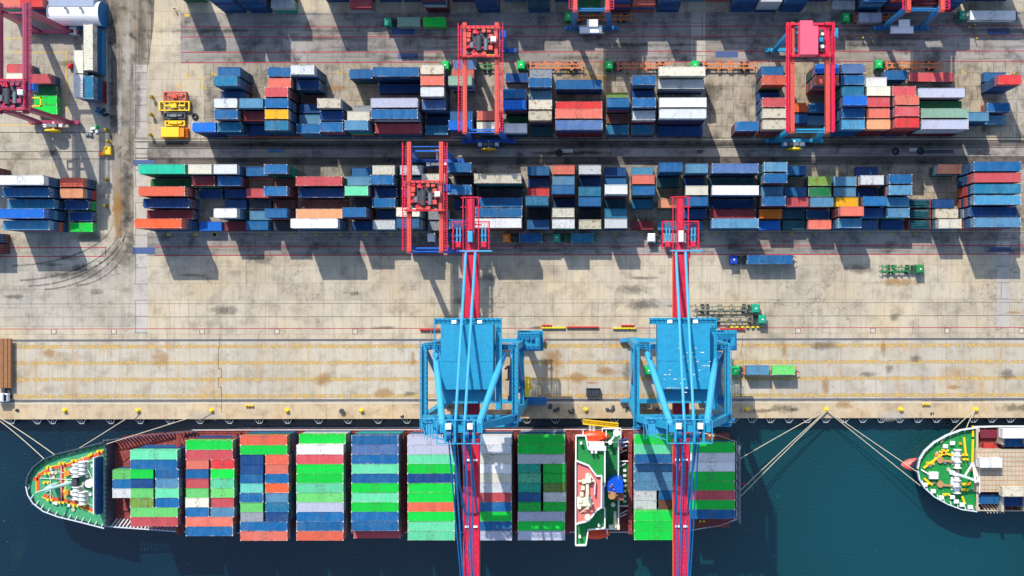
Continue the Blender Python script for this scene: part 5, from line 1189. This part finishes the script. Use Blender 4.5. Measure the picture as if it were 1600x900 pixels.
bm_ = bollard_mesh()
blab = {102: 'leftmost yellow mooring bollard on the quay edge', 216: 'yellow bollard second from the left on the quay edge', 331: 'yellow bollard third from the left on the quay edge', 449: 'yellow bollard fourth from the left, before a dark one', 565: 'yellow bollard just left of the left quay crane',
  915: 'yellow bollard between the two quay cranes', 1168: 'yellow bollard just right of the right quay crane', 1291: 'yellow bollard with five ropes tied to it', 1407: 'yellow bollard without ropes left of the yellow valves', 1524: 'yellow bollard with two short ropes at the right bow'}
for x, lb in blab.items():
    o = bpy.data.objects.new('mooring_bollard', bm_); COL.objects.link(o); p = W(x, 641 if x < 700 else 639.5); o.location = (p.x, p.y, .004); o.scale = (.9, .9, 1.0); tag(o, lb, 'bollard', 'yellow bollards along the quay')
p = W(535, 642); m = MB(); m.tube((p.x, p.y, 0), (p.x, p.y, .8), .5, 12); m.tube((p.x, p.y, .7), (p.x, p.y, .95), .7, 12); tag(m.build('mooring_bollard', M_dark), 'dark unpainted bollard between two yellow ones', 'bollard')
for n_, (x, y) in enumerate(((1446, 632), (390, 634))):
    p = W(x, y); m = MB(); 
    for k in (-.8, 0, .8): m.tube((p.x+k, p.y, 0), (p.x+k, p.y, .7), .25, 8); m.tube((p.x+k-.3, p.y+.2, .7), (p.x+k+.3, p.y+.2, .7), .2, 8)
    m.bar((p.x-1, p.y, .4), (p.x+1, p.y, .4), .2); tag(m.build('water_valve', M_yel), ['cluster of yellow water valves near the right bow', 'small yellow valve cluster at the ship bow end of the quay'][n_], 'valve')
m = MB()
m.box(-1.25, -.42, -2.6, 1.25, 0, -.35); fm0 = None
fd = bpy.data.meshes
mf = MB(); mf.tube((-.35, .1, -1.9), (-.35, -1.0, -1.9), .3, 12); mf.tube((.35, .1, -1.9), (.35, -1.0, -1.9), .3, 12); mf.box(-.5, -1.25, -2.9, .5, -1.0, -1.2)
mf2 = MB(); mf2.bar((-1.35, 0, -.4), (-.45, -1.35, -1.1), .13, .13); mf2.bar((1.35, 0, -.4), (.45, -1.35, -1.1), .13, .13); mf2.bar((-.5, -1.3, -1), (.5, -1.3, -1), .12, .12); mf2.bar((-.2, 0, -.35), (-.3, -1.2, -.9), .07); mf2.bar((.2, 0, -.35), (.3, -1.2, -.9), .07)
fe1 = mf.mesh('fender', M_black); fe2 = mf2.mesh('chain_frame', M_hullw)
fxs = [15, 56, 80, 125, 171, 217, 264, 311, 357, 404, 448, 497, 543, 590, 635, 680, 726, 772, 823, 868, 914, 960, 1006, 1052, 1098]+[1147+28.9*i for i in range(17)]
for x in fxs:
    o = bpy.data.objects.new('fender', fe1); COL.objects.link(o); p = W(x, 653.8); o.location = (p.x, QY, 0)
    c = bpy.data.objects.new('chain_frame', fe2); COL.objects.link(c); c.parent = o
    tag(o, 'black rubber fender with pale V-shaped chains hung on the quay face', 'fender', 'fenders along the quay face')

# ------------------------------------------------------------------ trucks and trailers
def truck(fpx, py, dirn, cabm, framem, length, label, container_z=1.45, style='skeletal', group='yard trucks', body=None):
    """fpx: pixel of the cab front, dirn -1 = nose towards the left"""
    p = W(fpx, py, 2); p.z = 0
    root = empty('yard_truck', (p.x, p.y, 0), label, 'truck', group, rz=0 if dirn < 0 else math.pi)
    m = MB(); m.bevbox(.1, -1.15, .9, 2.1, 1.15, 3.0, .28); m.bevbox(.0, -1.2, .55, 2.2, 1.2, .95, .1)
    cab = m.build('cab', cabm, root)
    m = MB(); m.box(.06, -.95, 1.75, .099, .95, 2.6); m.box(.5, -1.19, 1.8, 1.5, -1.16, 2.55); m.box(.5, 1.16, 1.8, 1.5, 1.19, 2.55); m.build('windscreen', M_glass, cab)
    m = MB(); m.tube((1.1, 0, 3.0), (1.1, 0, 3.25), .22, 10); m.build('beacon', M_white, cab)
    m = MB(); m.bar((.3, -1.15, 2.4), (.1, -1.6, 2.3), .08); m.box(.05, -1.75, 1.9, .15, -1.5, 2.5); m.bar((.3, 1.15, 2.4), (.1, 1.6, 2.3), .08); m.box(.05, 1.5, 1.9, .15, 1.75, 2.5); m.build('mirror', M_dark, cab)
    m = MB(); m.box(2.0, -.5, .7, 5.0, -.35, 1.0); m.box(2.0, .35, .7, 5.0, .5, 1.0); m.bevbox(2.4, -1.1, .6, 3.1, -.5, 1.2, .1); m.bevbox(2.4, .5, .6, 3.1, 1.1, 1.2, .1); m.tube((4.2, 0, 1.0), (4.2, 0, 1.2), .55, 12)
    m.build('tractor_frame', M_dark, root)
    m = MB(); x0, x1 = 3.4, length
    if style == 'skeletal':
        m.box(x0, -.62, 1.15, x1, -.36, 1.42); m.box(x0, .36, 1.15, x1, .62, 1.42)
        k = int((x1-x0)/1.45)
        for i in range(k+1): x = x0+(x1-x0-.15)*i/k; m.box(x, -.36, 1.2, x+.2, .36, 1.4)
        for x in (x0+.05, x0+(x1-x0)*.28, x0+(x1-x0)*.48, x0+(x1-x0)*.53, x0+(x1-x0)*.78, x1-.2):
            m.box(x, -1.2, 1.16, x+.34, -.62, 1.4); m.box(x, .62, 1.16, x+.34, 1.2, 1.4)
            for s in (-1, 1): m.bar((x+.1, s*1.15, 1.29), (x+1.1, s*.55, 1.29), .16)
        m.box(x0+.2, -1.2, 1.2, x0+.32, 1.2, 1.43)
    else:
        m.box(x0, -1.2, 1.1, x1, 1.2, 1.3); m.box(x0, -1.22, 1.3, x1, -1.12, 1.4); m.box(x0, 1.12, 1.3, x1, 1.22, 1.4)
    m.build('trailer_frame', framem, root)
    wheels(root, [(1.0, -1.0), (1.0, 1.0), (4.0, -.95), (4.0, .95), (x1-3.2, -.95), (x1-3.2, .95), (x1-1.9, -.95), (x1-1.9, .95)], .5, .5)
    return root
def load(cx, cy, L, key, lab): p = W(cx, cy, 1.46+CH); container(Vector((p.x, p.y, 1.46)), L, key, 0, False, dict(label=lab))
truck(601, 35, -1, M_tcab, M_orange, 16.6, 'dark green truck in the top lane hauling two short green containers')
load(638.5, 34, 1, 'sage', 'grey-green short container behind the cab of the top lane truck'); load(678.5, 34, 1, 'green', 'bright green short container at the rear of the top lane truck')
truck(690, 103, -1, M_gcab, M_grn, 14.5, 'green cab truck under the open machinery of the upper orange gantry')
load(726, 101, 1, 'violetblue', 'slate blue container on the truck under the upper orange gantry')
for fx_, lab in ((808, 'green cab with empty orange trailer above a grey container, leftmost such truck'), (945, 'green cab with empty orange trailer left of the long white container'), (1079.5, 'green cab with empty orange trailer right of the long white container')):
    truck(fx_, 102.5, -1, M_gcab, M_orange, 17.5 if fx_ < 1000 else 17.2, lab)
truck(1366, 101.5, -1, M_gcab, M_orange, 17.8, 'green cab with empty orange trailer above the red and blue containers, right')
truck(882, 26.5, -1, M_gcab, M_orange, 18.0, 'green cab with orange trailer under the blue legs of the top centre gantry')
truck(1315, 27.5, -1, M_gcab, M_orange, 15.5, 'green cab truck carrying a grey container beside the top right gantry')
load(1360, 27, 1, 'violet', 'grey container on the truck left of the top right blue gantry')
truck(1497, 24.5, -1, M_tcab, M_dark, 16, 'teal cab truck carrying the long white container, top right')
load(1551.5, 23.5, 2, 'white', 'long white container with dark lettering on its side, on a truck')
truck(785, 371.5, -1, M_ocab, M_dark, 11.2, 'orange cab truck below the lower stacks carrying a blue container'); load(829, 371.5, 1, 'blue', 'blue container on the truck with the orange cab')
truck(863.5, 371.5, -1, M_tcab, M_grn, 11.4, 'teal-green cab truck below the lower stacks, behind the orange one'); load(910.5, 371.5, 1, 'tealblue', 'teal-blue container on the truck with the teal-green cab')
truck(668, 371, -1, M_white, M_dark, 11.5, 'white cab truck beneath the lower orange gantry end'); load(713, 371, 1, 'dblue', 'dark blue container on the truck between gantry and crimson boom tail')
truck(1011.5, 371.5, -1, M_white, M_dark, 14.5, 'white cab truck beside the right crimson boom tail'); load(1054, 371.5, 1, 'grey', 'grey container on the truck beneath the right boom tail')
truck(1140, 406, -1, M_bcab, M_dark, 17.2, 'blue cab truck on the open concrete carrying a long blue container'); load(1203, 405.5, 2, 'blue', 'long blue container half in shadow on the blue cab truck')
truck(1142.5, 579, -1, M_gcab, M_orange, 17.5, 'green cab truck on the apron right of the right quay crane'); load(1184, 578.5, 1, 'greyblue', 'blue and grey container just behind the green cab on the apron'); load(1224.5, 578.5, 1, 'ltgreen', 'light green container at the rear of the apron truck')
truck(1007, 579, -1, M_gcab, M_orange, 15, 'green cab truck half under the right quay crane machinery house')
truck(1443, 420.5, 1, M_grn, M_grn, 11, 'short all-green truck with empty trailer on the open concrete')
truck(1187, 482, 1, M_tcab, M_tch, 17.2, 'parked teal cab truck with empty grey trailer, upper of two')
truck(1197, 499, 1, M_tcab, M_tch, 16, 'parked teal cab truck with empty grey trailer, lower of two')
# brown load truck at left edge, driving towards the water
p = W(6, 622, 2); rt = empty('flatbed_truck', (p.x, p.y, 0), 'long brown flatbed truck with white cab crossing the apron at the left frame edge', 'truck')
m = MB(); m.bevbox(-2.2, -1.0, .9, .2, 1.3, 3.0, .3); m.bevbox(.3, -.9, .9, 1.1, 1.2, 2.4, .2); cb = m.build('cab', M_white, rt)
m = MB(); m.box(.25, -.7, 1.7, .9, 1.0, 2.45); m.build('windscreen', M_glass, cb)
m = MB(); m.box(-1.5, 2.6, 1.2, 1.9, 16, 1.5); 
for i in range(8): m.box(-1.4+i*.4, 2.7, 1.5, -1.08+i*.4, 15.9, 1.75+.1*(i % 3))
m.build('flatbed', plain('timber_brown', (170, 115, 70), .8, .62, .6, .8), rt)
m = MB(); m.box(-1.2, 1.3, .7, 1.2, 2.6, 1.1); m.tube((-.2, 2.2, 1.2), (-.2, 2.2, 2.2), .5, 10); m.build('chassis', M_dark, rt)
for yy in (.2, 3.6, 12.6, 14):
    for xx in (-1.4, 1.0): MB().tube((xx-.2, yy, .5), (xx+.3, yy, .5), .5, 12).build('wheel', M_black, rt)
# lettering on the two white long boxes (illegible in the photograph: rows of small marks)
# yellow and red spreaders parked left of the upper block
def spreader(px, py, w_, d_, mat, label, z=1.0, boxy=False):
    p = W(px, py, z); r_ = empty('container_spreader', (p.x, p.y, 0), label, 'spreader', 'parked container spreaders')
    m = MB(); a = w_/2; b2 = d_/2
    m.box(-a, -b2, .6, a, -b2+.3, 1.1); m.box(-a, b2-.3, .6, a, b2, 1.1); m.box(-a, -b2, .6, -a+.35, b2, 1.2); m.box(a-.35, -b2, .6, a, b2, 1.2)
    for k in range(5): x = -a+w_*(k+1)/6; m.box(x-.1, -b2+.3, .7, x+.1, b2-.3, 1.0)
    for sx in (-1, 1):
        for sy in (-1, 1): m.box(sx*(a-.2)-.2, sy*(b2-.2)-.2, 0, sx*(a-.2)+.2, sy*(b2-.2)+.2, .6)
    m.build('frame', mat, r_)
    m = MB(); m.bevbox(-.9, -b2*.5, 1.0, .8, b2*.4, 1.7, .1); m.tube((-a*.6, 0, 1.2), (-a*.25, 0, 1.2), .3, 10); m.tube((a*.3, 0, 1.2), (a*.7, 0, 1.2), .3, 10); m.build('hydraulic_unit', M_castd if mat is M_dark else mat, r_)
    return r_
spreader(273.5, 150.5, 6.2, 2.5, M_rred, 'red-orange spreader frame, topmost of the parked lifting gear')
spreader(272.5, 165.5, 8.3, 2.6, M_yel, 'long yellow lattice spreader below the red-orange frame')
spreader(272.5, 181, 6, 1.8, M_dark, 'dark greasy spreader between the two yellow ones')
spreader(273.5, 192.5, 5.4, 1.4, M_yel, 'narrow yellow beam spreader just above the yellow box')
p = W(269, 206.5, 2); r_ = empty('equipment_box', (p.x, p.y, 0), 'yellow machinery box with slatted orange end, lowest of the parked gear', 'equipment box')
m = MB(); m.bevbox(-3, -1.35, .2, 1.9, 1.35, 2.2, .12); m.build('housing', M_yel, r_)
m = MB(); m.box(1.95, -1.2, .2, 3.1, 1.2, 1.9)
for k in range(6): m.box(3.2, -1.2+k*.45, .2, 3.9, -1.05+k*.45, 1.2)
m.box(-3.3, -1.5, .0, 3.9, 1.5, .19); m.build('grille', M_ocab, r_)
for n_, (x, y) in enumerate(((240, 153), (239, 180), (237.5, 212), (169, 204), (172, 222), (169, 281), (167.5, 322))):
    p = W(x, y); m = MB(); m.tube((p.x, p.y, 0), (p.x, p.y, 1.6), .16, 8); m.bevbox(p.x-.35, p.y-.4, 1.2, p.x+.35, p.y+.4, 2.1, .1); m.tube((p.x, p.y, 0), (p.x, p.y, .15), .5, 10)
    tag(m.build('signal_post', plain('post_mustard', (165, 140, 30), .6, .6)), ['short mustard signal post beside the red-orange spreader', 'short mustard post beside the dark spreader', 'short mustard post beside the yellow machinery box', 'mustard post left of the dark road, uppermost',
        'mustard post beside the yellow scissor machine on the left', 'mustard post left of the road level with the turquoise container', 'mustard post left of the road level with the orange container'][n_], 'post')
p = W(167, 238); r_ = empty('utility_machine', (p.x, p.y, 0), 'small yellow machine with orange bucket left of the road', 'machine')
m = MB(); m.bevbox(-.2, -.9, .3, 1.6, 1.3, 1.5, .2); m.build('body', M_yel, r_); MB().bevbox(-1.9, -1.1, .1, -.5, .1, .9, .2).build('bucket', M_ocab, r_); MB().bar((-.6, -.4, .8), (.6, 1.4, 1.9), .3).build('arm', M_yel, r_)
for yy in (-.7, 1.1): MB().tube((.2, yy-.2, .35), (.2, yy+.2, .35), .35, 12).build('wheel', M_black, r_)
# debris and green crate bits beside the maroon gantry
for n_, (x, y, k, s_) in enumerate([(148, 205, M_cast, 1.3), (140, 211, M_castd, .9), (157, 173, M_cdkblue, 1.6), (165, 176, M_glass, 1.5), (152, 200, M_gcab, .6)]):
    p = W(x, y); m = MB()
    for q_ in range(5): a = random.random()*6.3; m.bevbox(p.x+math.cos(a)*s_*.6-.4, p.y+math.sin(a)*s_*.5-.3, 0, p.x+math.cos(a)*s_*.6+.4, p.y+math.sin(a)*s_*.5+.35, .3+.5*random.random(), .08)
    tag(m.build('scrap_heap', k), ['pale scrap heap below the maroon gantry corner', 'grey scrap pieces left of the pale heap', 'blue scrap pieces by the dark road edge', 'dark glassy scrap pieces touching the road edge', 'small green scrap pieces on the pale heap'][n_], 'scrap heap')
# arched shed at the top left
p0 = W(168, 42); 
sh = empty('arched_shed', (0, 0, 0), 'white barrel-roofed shed with blue ends at the top left', 'shed')
a = W(90, 45); b2 = W(168.5, 8); yc = (a.y+b2.y)/2; r = (b2.y-a.y)/2
m = MB(); n = 16
vs = []
for x in (a.x, b2.x):
    for i in range(n+1): an = math.pi*i/n; vs.append((x, yc-r*math.cos(an), 3.2+r*.95*math.sin(an)))
m.add(vs, [(i, n+1+i, n+2+i, i+1) for i in range(n)]); 
m.build('roof', M_white, sh)
m = MB(); k_ = [(vs[i][1], vs[i][2]) for i in range(n+1)]
for x, s in ((a.x+.02, 0), (b2.x-.02, 1)):
    pts = [(x, a.y, 0)]+[(x, y, z) for y, z in k_]+[(x, b2.y, 0)]; m.add(pts, [tuple(range(len(pts)))])
m.box(a.x, a.y-.02, 0, b2.x, a.y+.1, 3.2); m.box(a.x, b2.y-.1, 0, b2.x, b2.y, 3.2); m.build('wall', M_cdkblue, sh)
m = MB()
for x in (105, 128.5): p = W(x, 20, 6); m.tube((p.x, p.y+1, 5.4), (p.x, p.y+1, 6.9), .25, 10); m.tube((p.x, p.y+1, 6.9), (p.x, p.y+1, 7.1), .45, 10)
m.build('roof_vent', M_castd, sh)
m = MB(); p = W(112, -6, 6); m.bevbox(a.x+.5, p.y-3, 0, b2.x-1, p.y+2.3, 6.2, .2); tag(m.build('storage_block', plain('block_grey', (165, 180, 205), .6, .6)), 'flat grey-roofed block above the barrel-roofed shed', 'building')
p = W(120, 46); m = MB(); m.box(p.x-.9, p.y-1.8, 0, p.x+.9, p.y+1.2, 2.4); tag(m.build('site_cabin', M_hullw), 'small pale cabin between barrel shed and long cream container', 'cabin')
p = W(112, 104); m = MB(); m.bevbox(p.x-.5, p.y-.6, 0, p.x+.5, p.y+.6, 1.3, .2); m.tube((p.x, p.y, 1.3), (p.x, p.y, 1.6), .2, 8); tag(m.build('fuel_drum', plain('drum_red', (235, 25, 50), .4, .7)), 'small red box left of the short cream container', 'box')
# dark skip on the apron and flat racks with steel bundles
p = W(927, 612.5, 1.5); sk = empty('skip', (p.x, p.y, 0), 'dark blue open skip on the apron between the quay cranes', 'skip')
m = MB(); m.box(-1.9, -.95, 0, 1.9, .95, .15); m.box(-1.9, -.95, .15, -1.8, .95, 1.6); m.box(1.8, -.95, .15, 1.9, .95, 1.6); m.box(-1.8, -.95, .15, 1.8, -.85, 1.6); m.box(-1.8, .85, .15, 1.8, .95, 1.6); m.build('bin', plain('skip_navy', (25, 60, 95), .6, .7), sk)
m = MB()
for k in range(5): m.box(-1.7+k*.7, -.84, 1.0, -1.2+k*.7, .84, 1.3)
m.build('contents', M_dark, sk)
for i, gy in enumerate((320.2, 336.8, 353.4)):
    x = gx_(1413); y = gy_(gy); fr = empty('flat_rack', (x+3.03, y, 0), ['uppermost', 'middle', 'lowest'][i]+' of three racks of dark steel bundles right of the pale blue containers', 'flat rack', 'racks of steel bundles')
    for lv in range(2):
        z = lv*2.0; m = MB(); m.box(-3, -1.2, z, 3, 1.2, z+.25); m.box(2.75, -1.2, z+.25, 2.95, 1.2, z+1.95); m.box(-2.95, -1.2, z+.25, -2.75, 1.2, z+1.95); m.build('rack_frame', plain('rack_rust', (150, 60, 50), .7, .6), fr)
        m = MB()
        for k in range(12): yy = -1.05+k*.19; m.bar((-2.7, yy+random.uniform(-.05, .05), z+1.5+.25*math.sin(k*2.1)), (2.7, yy+random.uniform(-.12, .12), z+1.5+.25*math.sin(k*1.7)), .15)
        m.box(-2.7, -1.1, z+.3, 2.7, 1.1, z+1.3); m.build('steel_bundle', CM['dteal'], fr)
# barriers along the landside rail
def barr(mat):
    return MB().bevbox(-.42, -.24, 0, .42, .24, .85, .12).mesh('traffic_barrier', mat)
br_, by_ = barr(plain('barrier_red', (205, 45, 45), .5, .66)), barr(plain('barrier_yellow', (235, 215, 30), .5, .72))
def barriers(xs, y, me, lab):
    for x in xs:
        o = bpy.data.objects.new('traffic_barrier', me); COL.objects.link(o); p = W(x, y); o.location = (p.x, p.y, .01); o.rotation_euler = (0, 0, random.uniform(-.15, .15)); tag(o, lab, 'barrier', lab)
barriers([849+5.3*i for i in range(3)], 508.7, br_, 'red barrier in the row behind yellow ones, right of the left quay crane')
barriers([849+5.3*i for i in range(7)], 512.2, by_, 'yellow barrier in the row right of the left quay crane')
barriers([888+5.0*i for i in range(10)], 511.3, br_, 'red barrier in the long row midway between the quay cranes')
barriers([960+5.2*i for i in range(7)], 513, by_, 'yellow barrier in the row left of the right quay crane')
barriers([973+5.2*i for i in range(4)], 508.8, br_, 'red barrier behind yellow ones left of the right quay crane')
barriers([659, 664, 669, 675.5, 680.5, 685], 515.3, br_, 'red barrier beside the left quay crane, landside left')
barriers([1143+8.2*i for i in range(6)], 511.2, by_, 'yellow barrier below the parked teal cab trucks')
barriers([1128+5.5*i for i in range(7)], 514.4, br_, 'red barrier below the parked teal cab trucks')
# tyres lying in the lane
def tyre(x, y, lab, r=1.0):
    p = W(x, y); m = MB(); n = 18; k = 8; vs = []
    for i in range(n):
        a = 2*math.pi*i/n
        for j in range(k): b_ = 2*math.pi*j/k; rr = r*.72+r*.28*math.cos(b_); vs.append((p.x+rr*math.cos(a), p.y+rr*math.sin(a), .3+.28*math.sin(b_)))
    m.add(vs, [(i*k+j, ((i+1) % n)*k+j, ((i+1) % n)*k+(j+1) % k, i*k+(j+1) % k) for i in range(n) for j in range(k)])
    tag(m.build('tyre', M_black), lab, 'tyre')
tyre(874, 239, 'black tyre lying in the lane above the salmon container'); tyre(1399, 237, 'left one of the two black tyres in the lane at right'); tyre(1438, 236.5, 'right one of the two black tyres in the lane at right'); tyre(305, 182, 'black tyre beside the vivid blue container corner', .9)
for n_, (x, y, w_) in enumerate(((1460, 237, 5), (886, 236, 1.6), (1429, 234, 1.4), (430, 236, 2), (1093, 237, .8))):
    p = W(x, y); m = MB(); 
    for q_ in range(4): m.bar((p.x-w_, p.y-.4+q_*.25, .12), (p.x+w_, p.y-.3+q_*.22, .12), .16, .2)
    tag(m.build('pipe_bundle', [M_dark, M_cast, M_cast, M_cdkblue, M_dark][n_]), ['dark pipe bundle right of the two tyres in the lane', 'short pale pipe bundle right of the single tyre', 'short pale pipe bundle between the two tyres', 'teal pipe bundle in the lane near the left end', 'small dark pipe bundle in the lane right of centre'][n_], 'pipe bundle')
# lettering rows on white boxes
def marks(px0, px1, py, z, mat, y_off, parent_label, logo=False):
    pass
# persons
def person_mesh():
    me = bpy.data.meshes.new('p'); J = {}
    V = [(0, 0, .95), (0, 0, 1.15), (0, 0, 1.38), (0, 0, 1.5), (0, .02, 1.62), (0, .02, 1.72),
         (.1, 0, .9), (.13, .12, .5), (.13, .05, .08), (.13, .2, .04), (-.1, 0, .9), (-.13, -.05, .5), (-.13, -.2, .1), (-.13, -.06, .04),
         (.2, 0, 1.4), (.27, -.03, 1.12), (.3, .1, .9), (-.2, 0, 1.4), (-.27, .05, 1.12), (-.28, .2, .92)]
    E = [(0, 1), (1, 2), (2, 3), (3, 4), (4, 5), (0, 6), (6, 7), (7, 8), (8, 9), (0, 10), (10, 11), (11, 12), (12, 13), (2, 14), (14, 15), (15, 16), (2, 17), (17, 18), (18, 19)]
    R = [.15, .15, .17, .06, .1, .08, .1, .07, .05, .045, .1, .07, .05, .045, .075, .05, .035, .075, .05, .035]
    for h, s in ((16, 1), (19, -1)):
        bx, by, bz = V[h]; V.append((bx+.005*s, by+.03, bz-.05)); R.append(.035); pi = len(V)-1; E.append((h, pi))
        for k in range(4):
            V.append((bx+(-.03+.02*k), by+.05, bz-.1)); R.append(.01); a = len(V)-1; V.append((bx+(-.03+.02*k), by+.075, bz-.135-(.01 if k in (1, 2) else 0))); R.append(.009); E += [(pi, a), (a, a+1)]
        V.append((bx-.05*s, by+.06, bz-.07)); R.append(.012); E.append((pi, len(V)-1))
    me.from_pydata(V, E, []); o = bpy.data.objects.new('p', me); COL.objects.link(o)
    md = o.modifiers.new('s', 'SKIN'); 
    for i, d in enumerate(me.skin_vertices[0].data): d.radius = (R[i], R[i]); d.use_root = (i == 0)
    o.modifiers.new('ss', 'SUBSURF').levels = 1
    dg = bpy.context.evaluated_depsgraph_get(); dg.update(); r = bpy.data.meshes.new_from_object(o.evaluated_get(dg)); bpy.data.objects.remove(o)
    for m_ in (M_navy, M_hiviz, M_skin): r.materials.append(m_)
    for f in r.polygons:
        z = f.center.z; ax = abs(f.center.x)
        f.material_index = 2 if z > 1.52 or (ax > .2 and z < .98 and z > .7) else (1 if z > .98 else 0)
    return r
try: pm = person_mesh()
except Exception as ex: pm = None; print('PERSON', ex)
if pm:
    hair = MB(); hair.tube((0, 0, 1.7), (0, 0, 1.84), .14, 12, r2=.09); hair.tube((0, .04, 1.7), (0, .04, 1.72), .19, 12); hm = hair.mesh('hard_hat', M_yel)
    for n_, (x, y, rz) in enumerate([(1357.5, 60, .4), (1361.5, 66.5, 2.4), (1346.5, 61, 1.2), (274.5, 15, .2), (1523, 62, 2), (1520, 41, 1), (1511, 44.5, 3)]):
        o = bpy.data.objects.new('person', pm); COL.objects.link(o); p = W(x, y); o.location = (p.x, p.y, .02); o.rotation_euler = (0, 0, rz); o.scale = (1.0, 1.0, 1.0)
        c = bpy.data.objects.new('hard_hat', hm); COL.objects.link(c); c.parent = o
        tag(o, ['person walking left of the top right gantry, upper one of two', 'person walking just below right of another in the upper lane', 'person standing left of the walking pair in the upper lane', 'person walking alone on the bright concrete at the top left',
                'person walking in shade below the dark steel plate', 'person standing below the long white container truck, right one', 'person standing below the long white container truck, left one'][n_], 'person', 'workers in the upper lane' if n_ != 3 else None)
# name marks on white box sides
def side_marks(rec_label, mat, x0, x1, zc, h, logo=None):
    for r in ALL:
        if r.get('label') == rec_label or r.get('tagkey') == rec_label:
            o = r['o']; m = MB(); x = x0
            while x < x1:
                w_ = random.uniform(.28, .5); m.box(x, -CWD/2-.012, zc-h/2, x+w_*.3, -CWD/2-.004, zc+h/2); m.box(x, -CWD/2-.012, zc+h*.25, x+w_, -CWD/2-.004, zc+h/2) if random.random() < .6 else m.box(x+w_*.5, -CWD/2-.012, zc-h/2, x+w_*.8, -CWD/2-.004, zc+h/2)
                x += w_+.14
                if abs(x-(x0+x1)/2) < .3: x += .5
            m.build('lettering', mat, o)
            if logo: MB().box(-4.6, -CWD/2-.012, zc-.6, -3.4, -CWD/2-.004, zc+.6).build('logo', logo, o)
side_marks('long white container with dark lettering on its side, on a truck', M_dark, -2.6, 3.4, 1.4, .7)
for r in ALL:
    if r.get('block') == 'upper block' and r['col'] == 24 and r['row'] == 5:
        r['tagkey'] = 'V'
# container lies rotated by pi there, so the marks sit on its +y side
for r in ALL:
    if r.get('tagkey') == 'V':
        m = MB()
        x = 3.2
        for k in range(12): m.box(x-.42, CWD/2+.004, 1.0, x-.1, CWD/2+.012, 1.7 if k % 3 else 1.5); x -= .58
        m.build('lettering', M_hblue, r['o']); MB().box(3.6, CWD/2+.004, .8, 4.8, CWD/2+.012, 2.0).build('logo', M_hblue, r['o'])

# ------------------------------------------------------------------ the lower tiers nobody could single out
tag(LOW.build('stacked_containers', [CM[k] for k in LOWM]), 'lower tiers of shipping containers stacked beneath the topmost ones', 'containers', 'shipping containers', 'stuff')

# ------------------------------------------------------------------ labels for the containers
ORD = ['first', 'second', 'third', 'fourth', 'fifth', 'sixth', 'seventh', 'eighth', 'ninth', 'tenth', 'eleventh', 'twelfth', 'thirteenth', 'fourteenth', 'fifteenth', 'sixteenth', 'seventeenth', 'eighteenth', 'nineteenth', 'twentieth']
ORD += ['twenty-'+o for o in ORD[:10]]
for k in (9,): ORD[20+k] = 'thirtieth'
from collections import Counter
gridmap = {(r['block'], r['col'], r['row'], r.get('side')): r for r in ALL if 'block' in r}
def nb(r, d):
    for sd in (r.get('side'), None, 'left'):
        q_ = gridmap.get((r['block'], r['col'], r['row']+d, sd))
        if q_: return PAL[q_['key']][0]
BN = {'lower block': 'lower yard block', 'upper block': 'upper yard block', 'top edge block': 'top edge block', 'left block': 'left block', 'left edge column': 'far left column'}
def cands(r):
    c = PAL[r['key']][0]; sz = 'long' if r['L'] == 2 else 'short'
    if r['block'] == 'ship bay':
        place = 'on the big ship'; pos = f"{ORD[r['row']]} row from quay, {ORD[r['col']-1]} ship bay"; sd = (r.get('side')+' half, ') if r.get('side') else ''
        pos = sd+pos
    else:
        place = 'in the '+BN[r['block']]; pos = f"{ORD[r['row']]} row, {ORD[r['col']]} stack from left, {BN[r['block']]}"
    a = [f'{c} {sz} container {place}']
    n1, n2 = nb(r, -1), nb(r, 1)
    if n1 and n2 and len((n1+n2).split()) < 7: a.append(f'{c} {sz} container between {n1} and {n2} ones {place}')
    a.append(f'{c} {sz} container, {pos}')
    return a
gr = [r for r in ALL if 'block' in r]
CC = {id(r): cands(r) for r in gr}
cnt = Counter(s for v in CC.values() for s in set(v))
for r in ALL:
    o = r['o']; lab = r.get('label')
    if not lab: lab = next((s for s in CC[id(r)] if cnt[s] == 1 and len(s.split()) <= 16), CC[id(r)][-1])
    tag(o, lab, 'shipping container', 'shipping containers')
print('CONTAINERS', len(ALL), 'dupe labels', len(ALL)-len({r['o']['label'] for r in ALL}))
